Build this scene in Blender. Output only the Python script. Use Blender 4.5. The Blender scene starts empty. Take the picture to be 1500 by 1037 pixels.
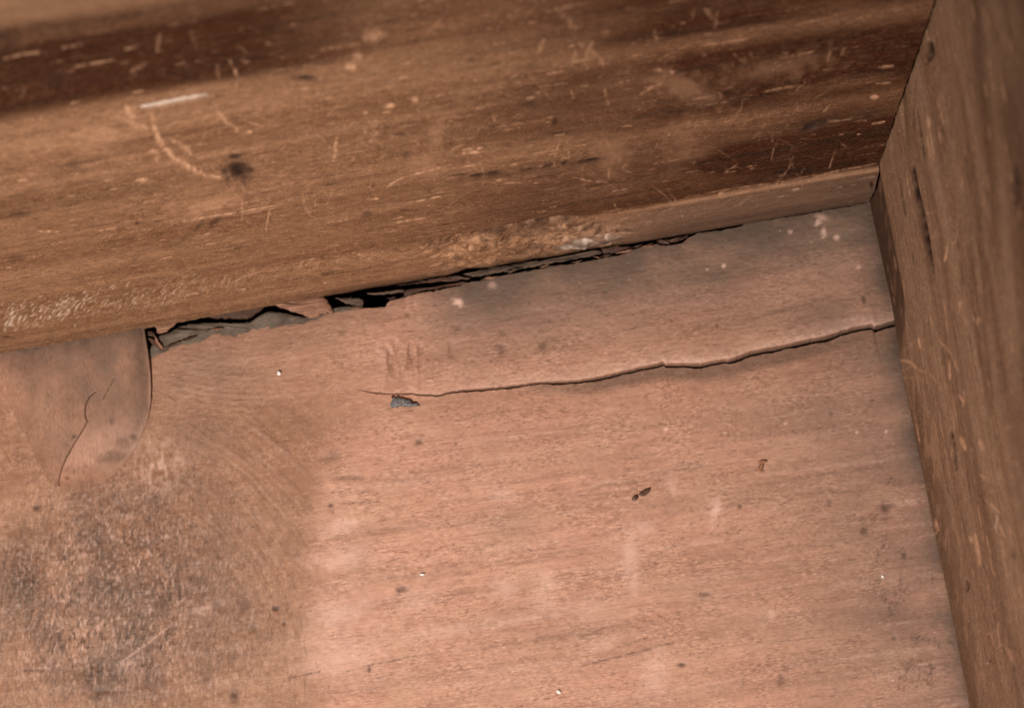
import bpy, bmesh, math
import numpy as np
from mathutils import Matrix, Vector

# ------------------------------------------------------------------ camera
# metres; origin = the inner corner where the panel meets both rails.
# +X runs right through the side rail, +Y runs under the front rail, +Z comes
# off the panel towards the camera.
R = np.array([[0.9853819391, -0.1681123725, -0.0275801423],
              [-0.1701656025, -0.9635487589, -0.2064399596],
              [0.0081302995, 0.2081153992, -0.9780704877]])
CAM = np.array([-0.0881035949, -0.1599571662, 0.6553659986])
FPX = 4500.0
PP = np.array([750.0, 518.5])

scene = bpy.context.scene
col = scene.collection
cd = bpy.data.cameras.new('camera')
cam = bpy.data.objects.new('camera', cd)
col.objects.link(cam)
m = Matrix([[R[0][0], -R[1][0], -R[2][0], CAM[0]],
            [R[0][1], -R[1][1], -R[2][1], CAM[1]],
            [R[0][2], -R[1][2], -R[2][2], CAM[2]],
            [0, 0, 0, 1]])
cam.matrix_world = m
cd.sensor_width = 36.0
cd.lens = 36.0 * FPX / 1500.0
cd.clip_start = 0.01
cd.clip_end = 20.0
cd.dof.use_dof = True
cd.dof.focus_distance = 0.632
cd.dof.aperture_fstop = 27.0
scene.camera = cam

# ------------------------------------------------------------------ world, flash
w = bpy.data.worlds.new('World')
scene.world = w
w.use_nodes = True
w.node_tree.nodes['Background'].inputs[0].default_value = (1.0, 0.93, 0.86, 1)
w.node_tree.nodes['Background'].inputs[1].default_value = 0.10

ld = bpy.data.lights.new('flash', 'SPOT')
flash = bpy.data.objects.new('flash', ld)
col.objects.link(flash)
flash.location = (-0.30, -0.31, 0.45)
_aim = Vector((-0.105, -0.075, 0.0))
flash.rotation_euler = (_aim - Vector(flash.location)).to_track_quat('-Z', 'Y').to_euler()
ld.energy = 18.6
ld.spot_size = math.radians(66)
ld.spot_blend = 1.0
ld.shadow_soft_size = 0.016
ld.color = (1.0, 0.955, 0.915)

scene.view_settings.view_transform = 'Standard'
scene.view_settings.look = 'None'
scene.view_settings.exposure = 0.0
scene.view_settings.gamma = 1.0

# ------------------------------------------------------------------ helpers
def proj(P):
    c = (P - CAM) @ R.T
    return PP[0] + FPX * c[..., 0] / c[..., 2], PP[1] + FPX * c[..., 1] / c[..., 2]

def unp(p, axis=2, val=0.0):
    d = R.T @ np.array([(p[0] - PP[0]) / FPX, (p[1] - PP[1]) / FPX, 1.0])
    t = (val - CAM[axis]) / d[axis]
    return CAM + t * d

def unpl(pts, axis=2, val=0.0):
    return np.array([unp(p, axis, val) for p in pts])

rng = np.random.default_rng(11)
_T = rng.random((256, 256))
def vnoise(x, y, s=0):
    x = x + 37.17 * s; y = y + 91.7 * s
    xi = np.floor(x).astype(np.int64); yi = np.floor(y).astype(np.int64)
    fx = x - xi; fy = y - yi
    fx = fx * fx * (3 - 2 * fx); fy = fy * fy * (3 - 2 * fy)
    a = _T[xi & 255, yi & 255]; b = _T[(xi + 1) & 255, yi & 255]
    c = _T[xi & 255, (yi + 1) & 255]; d = _T[(xi + 1) & 255, (yi + 1) & 255]
    return (a * (1 - fx) + b * fx) * (1 - fy) + (c * (1 - fx) + d * fx) * fy

def fbm(x, y, o=4, s=0, g=0.5):
    t = 0.0; a = 1.0; n = 0.0
    for k in range(o):
        t = t + a * vnoise(x * 2 ** k, y * 2 ** k, s + 3 * k); n += a; a *= g
    return t / n

def sstep(a, b, x):
    t = np.clip((x - a) / (b - a), 0, 1)
    return t * t * (3 - 2 * t)

def gauss(d, s):
    return np.exp(-(d / s) ** 2)

class WearLight:
    """Per-vertex wear masks: 0 dark stain, painted shade; 1 pale scrape, painted highlight; 2 grey dust, painted shade; 3 zone."""
    def __init__(self, X, Y):
        self.X = X; self.Y = Y; self.xf = X.ravel(); self.yf = Y.ravel()
        self.m = np.zeros((4,) + X.shape)
        self.h = np.zeros(X.shape)
    def near(self, x0, y0, x1, y1):
        return np.nonzero((self.xf > x0) & (self.xf < x1) & (self.yf > y0) & (self.yf < y1))[0]
    def put(self, ch, idx, v):
        f = self.h.ravel() if ch == 'h' else self.m[ch].ravel()
        if ch == 'h': f[idx] += v
        else: f[idx] = np.maximum(f[idx], v)
        if ch == 'h': self.h = f.reshape(self.X.shape)
        else: self.m[ch] = f.reshape(self.X.shape)
    def stroke(self, ch, pts, wd, amp, taper=True, rough=0.0, seed=0, hard=1.0):
        pts = np.asarray(pts, float)
        p = 3 * wd + 2
        idx = self.near(pts[:, 0].min() - p, pts[:, 1].min() - p, pts[:, 0].max() + p, pts[:, 1].max() + p)
        if len(idx) == 0: return
        x = self.xf[idx]; y = self.yf[idx]
        best = np.full(len(idx), 1e9); tb = np.zeros(len(idx))
        L = np.r_[0, np.cumsum(np.hypot(*np.diff(pts, axis=0).T))]
        for k in range(len(pts) - 1):
            a = pts[k]; d = pts[k + 1] - a; l2 = max(d @ d, 1e-9)
            t = np.clip(((x - a[0]) * d[0] + (y - a[1]) * d[1]) / l2, 0, 1)
            dd = np.hypot(x - a[0] - t * d[0], y - a[1] - t * d[1])
            s = dd < best
            best = np.where(s, dd, best); tb = np.where(s, (L[k] + t * (L[k + 1] - L[k])) / max(L[-1], 1e-6), tb)
        ww = wd * (np.sqrt(np.clip(4 * tb * (1 - tb), 0, 1)) * 0.85 + 0.15 if taper else 1.0)
        v = amp * np.exp(-(best / ww) ** (2 * hard))
        if rough: v = v * np.clip(1 + rough * 4 * (vnoise(x * 0.22, y * 0.22, seed) - 0.5), 0, 1.4)
        self.put(ch, idx, v)
    def blob(self, ch, c, r, amp, ang=0.0, rough=0.0, seed=0, power=1.0, fr=0.12):
        rx, ry = (r, r) if np.isscalar(r) else r
        p = 2.6 * max(rx, ry)
        idx = self.near(c[0] - p, c[1] - p, c[0] + p, c[1] + p)
        if len(idx) == 0: return
        x = self.xf[idx] - c[0]; y = self.yf[idx] - c[1]
        ca, sa = math.cos(ang), math.sin(ang)
        u = (x * ca + y * sa) / rx; v = (-x * sa + y * ca) / ry
        d = np.hypot(u, v)
        if rough: d = d * (1 + rough * 2 * (fbm(self.xf[idx] * fr, self.yf[idx] * fr, 3, seed) - 0.5))
        self.put(ch, idx, amp * np.exp(-d ** (2 * power)))

def tag(o, label=None, cat=None, group=None, kind=None):
    if label: o['label'] = label
    if cat: o['category'] = cat
    if group: o['group'] = group
    if kind: o['kind'] = kind
    return o

def empty(name, loc=(0, 0, 0)):
    o = bpy.data.objects.new(name, None)
    o.empty_display_size = 0.01
    o.location = loc
    col.objects.link(o)
    return o

def grid_mesh(name, P, mat, parent=None, wear=None, loop=False, caps=False):
    ni, nj = P.shape[:2]
    me = bpy.data.meshes.new(name)
    idx = np.arange(ni * nj).reshape(ni, nj)
    if loop:
        jj = np.r_[np.arange(nj), 0]
        ix = idx[:, jj]
    else:
        ix = idx
    q = np.stack([ix[:-1, :-1], ix[1:, :-1], ix[1:, 1:], ix[:-1, 1:]], -1).reshape(-1, 4)
    nf = len(q)
    loops = q.ravel().tolist() if False else q.ravel()
    starts = np.arange(nf) * 4
    totals = np.full(nf, 4)
    if caps and loop:
        c0 = idx[0, :]; c1 = idx[-1, ::-1]
        loops = np.r_[loops, c0, c1]
        starts = np.r_[starts, nf * 4, nf * 4 + nj]
        totals = np.r_[totals, nj, nj]
    me.vertices.add(ni * nj)
    me.vertices.foreach_set('co', P.reshape(-1).astype(np.float32))
    me.loops.add(len(loops))
    me.loops.foreach_set('vertex_index', loops.astype(np.int32))
    me.polygons.add(len(starts))
    me.polygons.foreach_set('loop_start', starts.astype(np.int32))
    me.polygons.foreach_set('loop_total', totals.astype(np.int32))
    me.update(calc_edges=True)
    me.polygons.foreach_set('use_smooth', np.ones(len(starts), dtype=bool))
    if wear is not None:
        a = me.attributes.new('wear', 'FLOAT_COLOR', 'POINT')
        a.data.foreach_set('color', np.clip(np.moveaxis(wear, 0, -1), 0, 1).reshape(-1).astype(np.float32))
    me.materials.append(mat)
    me.set_sharp_from_angle(angle=math.radians(50))
    o = bpy.data.objects.new(name, me)
    col.objects.link(o)
    if parent: o.parent = parent
    return o

def lin(r, g, b):
    f = lambda c: ((c / 255 + 0.055) / 1.055) ** 2.4 if c > 10 else c / 255 / 12.92
    return (f(r), f(g), f(b), 1)

# ------------------------------------------------------------------ materials
class NT:
    def __init__(self, name):
        self.mat = bpy.data.materials.new(name)
        self.mat.use_nodes = True
        self.t = self.mat.node_tree
        self.bsdf = self.t.nodes['Principled BSDF']
    def n(self, typ, **kw):
        nd = self.t.nodes.new(typ)
        for k, v in kw.items(): setattr(nd, k, v)
        return nd
    def link(self, a, b): self.t.links.new(a, b)
    def val(self, sock, v):
        if hasattr(v, 'is_output') or isinstance(v, bpy.types.NodeSocket): self.link(v, sock)
        else: sock.default_value = v
    def noise(self, scale_vec, scale=1.0, detail=4.0, rough=0.55, dist=0.0, off=(0, 0, 0), rot=(0, 0, 0)):
        co = self.n('ShaderNodeTexCoord')
        r = self.n('ShaderNodeVectorRotate', rotation_type='EULER_XYZ')
        self.link(co.outputs['Object'], r.inputs['Vector'])
        r.inputs['Rotation'].default_value = rot
        mp = self.n('ShaderNodeMapping')
        self.link(r.outputs[0], mp.inputs['Vector'])
        mp.inputs['Scale'].default_value = scale_vec
        mp.inputs['Location'].default_value = off
        nz = self.n('ShaderNodeTexNoise')
        self.link(mp.outputs[0], nz.inputs['Vector'])
        nz.inputs['Scale'].default_value = scale
        nz.inputs['Detail'].default_value = detail
        nz.inputs['Roughness'].default_value = rough
        nz.inputs['Distortion'].default_value = dist
        return nz.outputs['Fac']
    def rng(self, v, a, b, c=0.0, d=1.0, smooth=True):
        r = self.n('ShaderNodeMapRange', interpolation_type='SMOOTHSTEP' if smooth else 'LINEAR')
        self.link(v, r.inputs['Value'])
        r.inputs['From Min'].default_value = a; r.inputs['From Max'].default_value = b
        r.inputs['To Min'].default_value = c; r.inputs['To Max'].default_value = d
        return r.outputs[0]
    def math(self, op, a, b=0.0):
        r = self.n('ShaderNodeMath', operation=op)
        self.val(r.inputs[0], a); self.val(r.inputs[1], b)
        return r.outputs[0]
    def mix(self, f, a, b, mode='MIX'):
        r = self.n('ShaderNodeMix', data_type='RGBA', blend_type=mode)
        self.val(r.inputs[0], f); self.val(r.inputs[6], a); self.val(r.inputs[7], b)
        return r.outputs[2]
    def wear(self):
        a = self.n('ShaderNodeAttribute', attribute_name='wear')
        s = self.n('ShaderNodeSeparateColor')
        self.link(a.outputs['Color'], s.inputs[0])
        return s.outputs[0], s.outputs[1], s.outputs[2], a.outputs['Alpha']
    def bump(self, layers):
        prev = None
        for h, dist, st in layers:
            b = self.n('ShaderNodeBump')
            b.inputs['Strength'].default_value = st
            b.inputs['Distance'].default_value = dist
            self.link(h, b.inputs['Height'])
            if prev is not None: self.link(prev, b.inputs['Normal'])
            prev = b.outputs[0]
        self.link(prev, self.bsdf.inputs['Normal'])

def panel_material(name='reddish_panel_wood', turn=3, gloss=0.55):
    k = NT(name)
    dark, pale, grey, zone = k.wear()
    tilt = (0, 0, math.radians(turn))
    fib = k.noise((90, 2600, 900), 1, 5, 0.65, 0.3, rot=tilt)
    fine = k.noise((900, 2400, 2000), 1, 3, 0.7, 0.2, off=(3, 1, 0), rot=tilt)
    band = k.noise((9, 190, 60), 1, 5, 0.6, 0.6, off=(5, 2, 0), rot=tilt)
    blot = k.noise((60, 95, 60), 1, 5, 0.6, 0.5, off=(1, 9, 0))
    var = k.noise((110, 160, 100), 1, 4, 0.65, 0.4, off=(11, 3, 0))
    lo_ = k.rng(var, 0.38, 0.62, 0.20, 0.78)
    mott = k.noise((300, 620, 500), 1, 5, 0.7, 0.4, off=(8, 3, 0), rot=tilt)
    c = k.mix(k.rng(band, 0.35, 0.65), lin(164, 119, 96), lin(186, 135, 111))
    c = k.mix(k.rng(blot, 0.38, 0.68, 0, 0.6), c, lin(186, 142, 115))
    c = k.mix(k.rng(mott, 0.30, 0.52, 0.50, 0.0), c, lin(142, 100, 79))
    c = k.mix(k.rng(mott, 0.52, 0.72, 0.0, 0.45), c, lin(204, 154, 130))
    c = k.mix(k.rng(fib, 0.3, 0.55, 0.26, 0.0), c, lin(138, 94, 72))
    c = k.mix(k.math('MULTIPLY', k.rng(fine, 0.50, 0.70, 0.0, 1.0), lo_), c, lin(214, 163, 137))
    c = k.mix(k.math('MULTIPLY', k.rng(fine, 0.30, 0.50, 1.0, 0.0), lo_), c, lin(122, 85, 67))
    pore = k.noise((260, 2300, 800), 1, 2, 0.5, 0.0, off=(6, 3, 2), rot=tilt)
    c = k.mix(k.rng(pore, 0.25, 0.34, 0.7, 0.0), c, lin(104, 72, 57))
    # brown figured wood at the left (wavy grain turning round a knot)
    zc = k.noise((420, 420, 300), 1, 5, 0.65, 0.5, off=(7, 7, 0))
    zf = k.noise((1700, 1700, 1500), 1, 3, 0.7, 0.2, off=(5, 5, 0))
    zb = k.noise((45, 45, 40), 1, 4, 0.6, 1.0, off=(2, 7, 0))
    z = k.mix(k.rng(zb, 0.35, 0.68), lin(140, 98, 72), lin(164, 121, 93))
    z = k.mix(k.math('MULTIPLY', k.rng(zf, 0.32, 0.52, .6, 0.0), lo_), k.mix(k.rng(zc, 0.34, 0.6, 0.6, 0.0), z, lin(120, 80, 58)), lin(108, 74, 54))
    z = k.mix(k.math('MULTIPLY', k.rng(zf, 0.50, 0.70, 0.0, .6), lo_), z, lin(196, 152, 124))
    c = k.mix(zone, c, z)
    # wear and painted light
    gn = k.noise((700, 900, 500), 1, 4, 0.7, 0.2, off=(4, 4, 4))
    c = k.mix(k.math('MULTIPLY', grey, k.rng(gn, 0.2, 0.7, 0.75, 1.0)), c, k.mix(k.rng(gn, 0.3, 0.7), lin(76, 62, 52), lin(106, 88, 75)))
    c = k.mix(pale, c, lin(214, 172, 152))
    dn = k.noise((900, 900, 500), 1, 3, 0.7, 0.2, off=(9, 4, 4))
    c = k.mix(k.math('MULTIPLY', dark, k.rng(dn, 0.25, 0.6, 0.6, 1.0)), c, lin(50, 33, 23))
    k.link(c, k.bsdf.inputs['Base Color'])
    k.bsdf.inputs['Roughness'].default_value = gloss
    k.bsdf.inputs['Specular IOR Level'].default_value = 0.35
    grit = k.noise((3800, 3800, 3000), 1, 2, 0.6, 0.0)
    k.bump([(fib, 0.00012, 0.6), (fine, 0.00008, 0.6), (grit, 0.00006, 0.5)])
    return k.mat

def rail_material(name, ax, seed, hues, zd, spec=0.05):
    k = NT(name)
    dark, pale, grey, zone = k.wear()
    def sv(al, ac, th=None):
        th = ac if th is None else th
        return {'x': (al, th, ac), 'y': (th, al, ac)}[ax]
    fib = k.noise(sv(190, 1700), 1, 5, 0.7, 0.2, off=(seed, 2, 1))
    fine = k.noise(sv(600, 2600), 1, 3, 0.7, 0.2, off=(seed, 5, 0))
    band = k.noise(sv(7.0, 62), 1, 5, 0.6, 0.8, off=(seed, 1, 0))
    mid = k.noise(sv(32, 300), 1, 5, 0.62, 0.5, off=(seed, 8, 3))
    fleck = k.noise(sv(240, 1900), 1, 2, 0.5, 0.0, off=(seed, 3, 7))
    spark = k.noise((2600, 2600, 2600), 1, 1, 0.5, 0.0, off=(seed, 0, 2))
    blot = k.noise((55, 55, 70), 1, 5, 0.6, 0.5, off=(seed, 9, 3))
    d, c0, l, hi = hues
    c = k.mix(k.rng(band, 0.36, 0.64), tuple(x * .95 for x in c0[:3]) + (1,), l)
    c = k.mix(k.rng(mid, 0.26, 0.46, 0.55, 0.0), c, d)
    mot = k.noise((420, 420, 420), 1, 4, 0.7, 0.3, off=(seed, 6, 2))
    c = k.mix(k.rng(mot, 0.30, 0.52, 0.40, 0.0), c, d)
    c = k.mix(k.math('MULTIPLY', k.rng(mot, 0.54, 0.74, 0.0, 0.35), k.rng(zone, 0.0, 1.0, 1.0, 0.4)), c, hi)
    c = k.mix(k.rng(blot, 0.45, 0.75, 0.0, 0.5), c, l)
    c = k.mix(zone, c, k.mix(k.rng(mid, 0.3, 0.65), zd[0], zd[1]))
    c = k.mix(k.rng(fib, 0.28, 0.52, 0.28, 0.0), c, d)
    c = k.mix(k.rng(fine, 0.34, 0.52, 0.45, 0.0), c, d)
    c = k.mix(k.rng(fine, 0.52, 0.70, 0.0, 0.35), c, l)
    c = k.mix(k.rng(fib, 0.56, 0.78, 0.0, 0.25), c, hi)
    c = k.mix(k.rng(fleck, 0.70, 0.78, 0.0, 0.22 if ax == 'x' else 0.06), c, hi)
    c = k.mix(k.math('MULTIPLY', k.rng(spark, 0.58, 0.74, 0.0, 0.55), k.rng(zone, 0.0, 1.0, 1.0, 0.30)), c, hi)  # tiny glints painted into the base colour as light specks
    c = k.mix(k.rng(spark, 0.26, 0.44, 0.45, 0.0), c, d)
    c = k.mix(k.rng(fleck, 0.22, 0.29, 0.6, 0.0), c, lin(52, 32, 22))
    c = k.mix(k.math('MULTIPLY', grey, 0.9), c, lin(108, 88, 76))
    c = k.mix(pale, c, k.mix(grey, lin(198, 150, 116), lin(214, 196, 180)))  # pale over grey gives the near white of the painted glints
    c = k.mix(dark, c, lin(40, 27, 23))
    k.link(c, k.bsdf.inputs['Base Color'])
    k.link(k.rng(mid, 0.3, 0.7, 0.55, 0.7), k.bsdf.inputs['Roughness'])
    k.bsdf.inputs['Specular IOR Level'].default_value = spec
    grit = k.noise((3200, 3200, 3200), 1, 2, 0.6, 0.0)
    k.bump([(mid, 0.0006, 0.5), (fib, 0.00020, 0.6), (fine, 0.00014, 0.6), (grit, 0.00010, 0.55)])
    return k.mat

def plain_wood(name, c1, c2, sc=(200, 900, 900), rough=0.7, spec=0.25):
    k = NT(name)
    a = k.noise(sc, 1, 5, 0.65, 0.3)
    b = k.noise((1800, 1800, 1800), 1, 3, 0.6, 0.0)
    c = k.mix(k.rng(a, 0.3, 0.7), c1, c2)
    c = k.mix(k.rng(b, 0.25, 0.5, 0.4, 0.0), c, tuple(v * 0.5 for v in c1[:3]) + (1,))
    k.link(c, k.bsdf.inputs['Base Color'])
    k.bsdf.inputs['Roughness'].default_value = rough
    k.bsdf.inputs['Specular IOR Level'].default_value = spec
    k.bump([(a, 0.0003, 0.6), (b, 0.0001, 0.6)])
    return k.mat

M_panel = panel_material()
M_patch = panel_material('patch_wood', 96, 0.36)
M_front = rail_material('dark_rail_wood', 'x', 1.0, (lin(66, 37, 22), lin(124, 86, 60), lin(148, 108, 79), lin(200, 154, 122)), (lin(30, 10, 3), lin(56, 25, 10)))
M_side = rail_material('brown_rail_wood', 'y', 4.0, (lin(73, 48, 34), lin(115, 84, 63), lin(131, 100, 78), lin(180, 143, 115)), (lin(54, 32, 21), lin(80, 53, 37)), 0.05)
M_ledge = plain_wood('dusty_grey_wood', lin(82, 70, 59), lin(112, 97, 84), (300, 500, 500), 0.9, 0.1)
M_under = plain_wood('dark_backing_wood', lin(46, 32, 24), lin(62, 42, 30))
M_split = plain_wood('raw_splinter_wood', lin(104, 68, 50), lin(158, 114, 90), (160, 2200, 2200), 0.65)
M_splitg = plain_wood('grey_splinter_wood', lin(62, 46, 36), lin(104, 82, 66), (160, 2200, 2200), 0.75)
M_splitd = plain_wood('brown_splinter_wood', lin(54, 34, 25), lin(88, 58, 43), (160, 2200, 2200), 0.65)

# ------------------------------------------------------------------ outlines traced on the panel plane
CRACK = [(517, 569), (543, 573.5), (560, 575), (572, 576.2), (588, 575.6), (603, 575.2), (612, 576.6), (623, 577.4), (632, 577), (640, 578.6),
         (650, 576.2), (660, 573), (672, 571.6), (680, 570.4), (706, 569), (733, 567), (762, 563), (790, 559.2), (820, 558.4),
         (847, 557), (867, 554), (892, 548.8), (917, 543), (943, 537), (967, 532), (970.5, 530.6), (975.5, 533.4), (1000, 532.6),
         (1027, 533), (1044, 529.6), (1057, 527), (1067, 527.3), (1084, 521), (1100, 515), (1120, 511), (1140, 508), (1160, 503.4),
         (1177, 499), (1197, 495.4), (1217, 491), (1232, 485.6), (1247, 481), (1262, 478), (1277, 476), (1281, 479), (1292, 475.6), (1303, 472.4), (1340, 464)]
EDGE = [(215, 524), (222, 521), (228, 517.5), (240, 511), (252, 505), (262, 501.5), (266, 500.4), (280, 499), (288, 497.6), (298, 492.6), (303, 489),
        (308, 486), (314, 482.4), (318, 481.8), (326, 484), (334, 486.5), (342, 489.5), (347, 486), (352, 482), (366, 478), (380, 475.6), (405, 473),
        (430, 471), (445, 469), (456, 466.4), (461, 465), (475, 460), (488, 457.4), (503, 454.5), (520, 452.4), (545, 450.4), (560, 449.4), (565, 448.8),
        (567, 444), (570, 440.6), (582, 438), (595, 435), (604, 431), (612.5, 429), (628, 427), (643, 425), (658, 421.5), (673, 418.6), (679, 414),
        (699, 411.4), (724, 406.6), (749, 401.4), (775, 396.5), (800, 392.5), (818, 389), (840, 386.5), (862, 382), (883, 378), (897, 375.5), (909, 373.4),
        (916, 371), (924, 367.4), (938, 363), (954, 359.4), (962, 357.4), (970, 360), (985, 358.6), (999, 356.4), (1004, 352), (1008, 348.6), (1021, 342),
        (1036, 339.4), (1051, 338), (1070, 334.6), (1085, 331.6), (1094, 327), (1103, 325), (1130, 321.6), (1163, 316.4), (1185, 312.6), (1208, 308.4), (1240, 303), (1266, 298.6)]

def xy(pts, z=0.0):
    q = unpl(pts, 2, z)
    return q[:, 0], q[:, 1]

# ------------------------------------------------------------------ the panel
panel = empty('wood_panel')
tag(panel, 'pale reddish wooden panel with a long split and a ragged broken upper edge', 'panel')

STEP = 0.00027
XL = np.r_[np.linspace(-0.42, -0.222, 14)[:-1], np.arange(-0.222, 0.0035, STEP)]
cx, cy = xy(CRACK)
ex, ey = xy(EDGE)
def crack_y(x):
    y = np.interp(x, cx, cy)
    y = np.where(x < cx[0], cy[0] - 0.0002 + (x - cx[0]) * 0.05, y)
    return y + np.where(x > cx[0], 0.00016 * (fbm(x * 1700, x * 0 + 3, 4, 2, .6) - 0.5) * 2, 0)
def edge_y(x):
    y = np.interp(x, ex, ey)
    y = y + 0.00030 * (fbm(x * 1500, x * 0 + 9, 4, 5) - 0.5) * 2
    y = np.where(x < ex[0], 0.004, y)
    y = np.where(x > ex[-1], y + (x - ex[-1]) * 0.5, y)
    return y
CY = crack_y(XL); EY = edge_y(XL)
PT = 0.0042                                       # panel thickness
tipx = cx[0]
op = 0.20 * sstep(tipx, tipx + .008, XL) + 0.80 * sstep(tipx, tipx + 0.105, XL)                # how far the split has opened
gapw = np.where(XL > tipx - 0.0005, 0.00026 * sstep(tipx - .0005, tipx + .004, XL) + 0.00046 * op, 0.0)
gapw = gapw * (0.55 + 0.7 * vnoise(XL * 300, XL * 0, 7) + .4 * vnoise(XL * 900, XL * 0, 8))
gapd = np.where(gapw > 0, 0.0006 + 0.0034 * op, 0.0) * sstep(tipx - .0005, tipx + .003, XL)
n1 = 0.5 + 0.5 * np.tanh(np.linspace(-1, 1, 5)); 
rows = []
Y0 = -0.36
lowfrac = np.linspace(0, 1, 300)
ylow0 = -0.130
ni = len(XL)
cols_y = []; cols_z = []; kind = []
def addrow(y, z, kd): cols_y.append(y + 0 * XL); cols_z.append(z + 0 * XL); kind.append(kd)
addrow(Y0, -PT, 's')
for y in np.linspace(Y0, ylow0, 8)[:-1]: addrow(y, 0, 'l')
ylo_end = CY - gapw
for t in lowfrac: addrow(ylow0 + (ylo_end - ylow0) * t, 0, 'l')
addrow(ylo_end + gapw * 0.15, -gapd, 'g')
addrow(CY - gapw * 0.25, -gapd, 'g')
addrow(CY - gapw * 0.12, -gapd * .45, 'g')
addrow(CY - 0.00002 * op, -0.0001 * op, 'g')       # broken face of the lip
NU = 190
for t in np.linspace(0, 1, NU): addrow(CY + (EY - CY) * t, 0, 'u')
fe = sstep(unp((466, 466))[0], unp((440, 470))[0], XL)
addrow(EY + 0.00012 + .0003 * fe, -0.0004, 'w')
addrow(EY + 0.00005 + .0005 * fe, -0.0012, 'w')
addrow(EY + 0.00030, -PT, 'w')
YY = np.array(cols_y).T; ZZ = np.array(cols_z).T
XX = np.repeat(XL[:, None], YY.shape[1], 1)
kind = np.array(kind)
lo = kind == 'l'; up = kind == 'u'; wl = kind == 'w'; gp = kind == 'g'
PX, PY = proj(np.stack([XX, YY, np.zeros_like(XX)], -1))
W = WearLight(PX, PY)

# --- relief of the panel
H = np.zeros_like(XX)
H += 0.0010 * (fbm(XX * 14, YY * 26, 3, 1) - 0.5)
H += 0.00022 * (fbm(XX * 60, YY * 420, 4, 2) - 0.5)
H += 0.00012 * (fbm(XX * 900, YY * 1500, 3, 4) - 0.5)
dC = (YY - CY[:, None])
opc = op[:, None]
# lower board dips towards the split, the strip above it curls up and rounds over
H += np.where(lo[None, :], -0.0018 * opc * np.exp(-(np.abs(dC) / 0.0044) ** 1.5), 0)
H += np.where(up[None, :] | wl[None, :] , 0.0026 * opc * np.exp(-(np.abs(dC) / 0.012)) - 0.0013 * opc * np.exp(-(np.abs(dC) / 0.0016)), 0)
# strip sinks towards the torn edge
dE = (EY[:, None] - YY)
H += np.where(up[None, :] | wl[None, :], -0.0007 * np.exp(-np.clip(dE, 0, 1) / 0.0035) * (XX > ex[0]), 0)
# small upright dents between the patch and the split
dents = sstep(0.62, 0.8, fbm(PX * 0.055, PY * 0.022, 3, 21)) * gauss(PX - 590, 90) * gauss(PY - 515, 45)
H -= 0.00055 * dents
W.m[0] = np.maximum(W.m[0], 0.22 * dents)
# figured, wavy-grained area on the left
bx = 468 + 62 * (fbm(PY * 0.024, PX * 0.022, 4, 33) - 0.5) + 60 * sstep(700, 560, PY)
zone = sstep(bx + 24 + 70 * sstep(740, 600, PY), bx - 40 - 40 * sstep(740, 600, PY), PX)
zone *= 1 - 0.55 * sstep(640, 500, PY)
zone = np.clip(zone, 0, 1) * (0.78 + 0.3 * fbm(PX * 0.012, PY * 0.012, 3, 8))
W.m[3] = zone
rad = np.hypot((PX - 60) * 0.95, (PY - 1010)) + 26 * (fbm(PX * 0.008, PY * 0.008, 3, 14) - 0.5)
ang = np.arctan2(PY - 1010, PX - 60)
rip = fbm(rad * 0.19, ang * 3.2, 3, 15)
am = np.exp(-(((PX - 385) / 95) ** 2 + ((PY - 745) / 165) ** 2)) * (.45 + .55 * sstep(.28, .6, fbm(PX * .018, PY * .018, 3, 18)))
arcs = 1.6 * zone * am * sstep(0.52, 0.72, rip) * sstep(90, 190, rad)
W.m[0] = np.maximum(W.m[0], 0.20 * arcs)
H += 0.00036 * zone * am * (rip - 0.5) * sstep(60, 160, rad)
# fine chatoyant ripples right of the patch
rp = np.sin((PY * 1.0 + 0.0016 * (PX - 380) ** 2 * 0.5 + 6 * fbm(PX * .02, PY * .02, 2, 3)) * 2 * math.pi / 9.5)
rpm = gauss(PX - 330, 95) * gauss(PY - 570, 60)
H += 0.000022 * rp * rpm
W.m[0] = np.maximum(W.m[0], 0.07 * np.clip(rp, 0, 1) * rpm * sstep(.3, .6, fbm(PX * .05, PY * .05, 3, 17)))

# --- stains, scuffs and painted light
# rough sooty fibres, lower left
fv = fbm(PX * 0.26, PY * 0.05, 4, 41); fs = fbm(PX * 0.42, PY * 0.42, 3, 42); fl = fbm(PX * 0.018, PY * 0.014, 4, 43)
reg = np.zeros_like(PX)
for c, r, a in [((190, 800), (105, 120), 1.0), ((245, 720), (70, 70), .55), ((40, 850), (34, 80), .95), ((130, 985), (46, 36), 1.0), ((290, 905), (75, 80), .5),
                ((90, 900), (95, 60), .5), ((330, 970), (70, 80), .45), ((215, 900), (90, 60), .6), ((40, 1040), (50, 16), .5), ((180, 1012), (70, 14), .5)]:
    reg = np.maximum(reg, a * np.exp(-(((PX - c[0]) / r[0]) ** 2 + ((PY - c[1]) / r[1]) ** 2)))
soot = sstep(0.50, 0.92, reg * 0.36 + fl * 0.40 + (fv - .1) * 0.42 + (fs - .5) * 0.75) * sstep(.02, .35, reg)
W.m[0] = np.maximum(W.m[0], 0.68 * soot)
wide = np.exp(-(((PX - 150) / 210) ** 2 + ((PY - 880) / 190) ** 2))
W.m[0] = np.maximum(W.m[0], .46 * reg * sstep(.25, .6, fl) * (.4 + .9 * fs))
wd_ = np.clip(np.maximum(wide * 1.25, reg), 0, 1) * sstep(690, 760, PY + .2 * (PX - 150) + 60 * (fl - .5))
wd_ = wd_ * (.30 + .70 * sstep(.36, .56, fbm(PX * .013, PY * .010, 4, 56)))
W.m[2] = np.maximum(W.m[2], 0.66 * wd_ * (.35 + .75 * fl + .35 * (fv - .5)))
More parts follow.
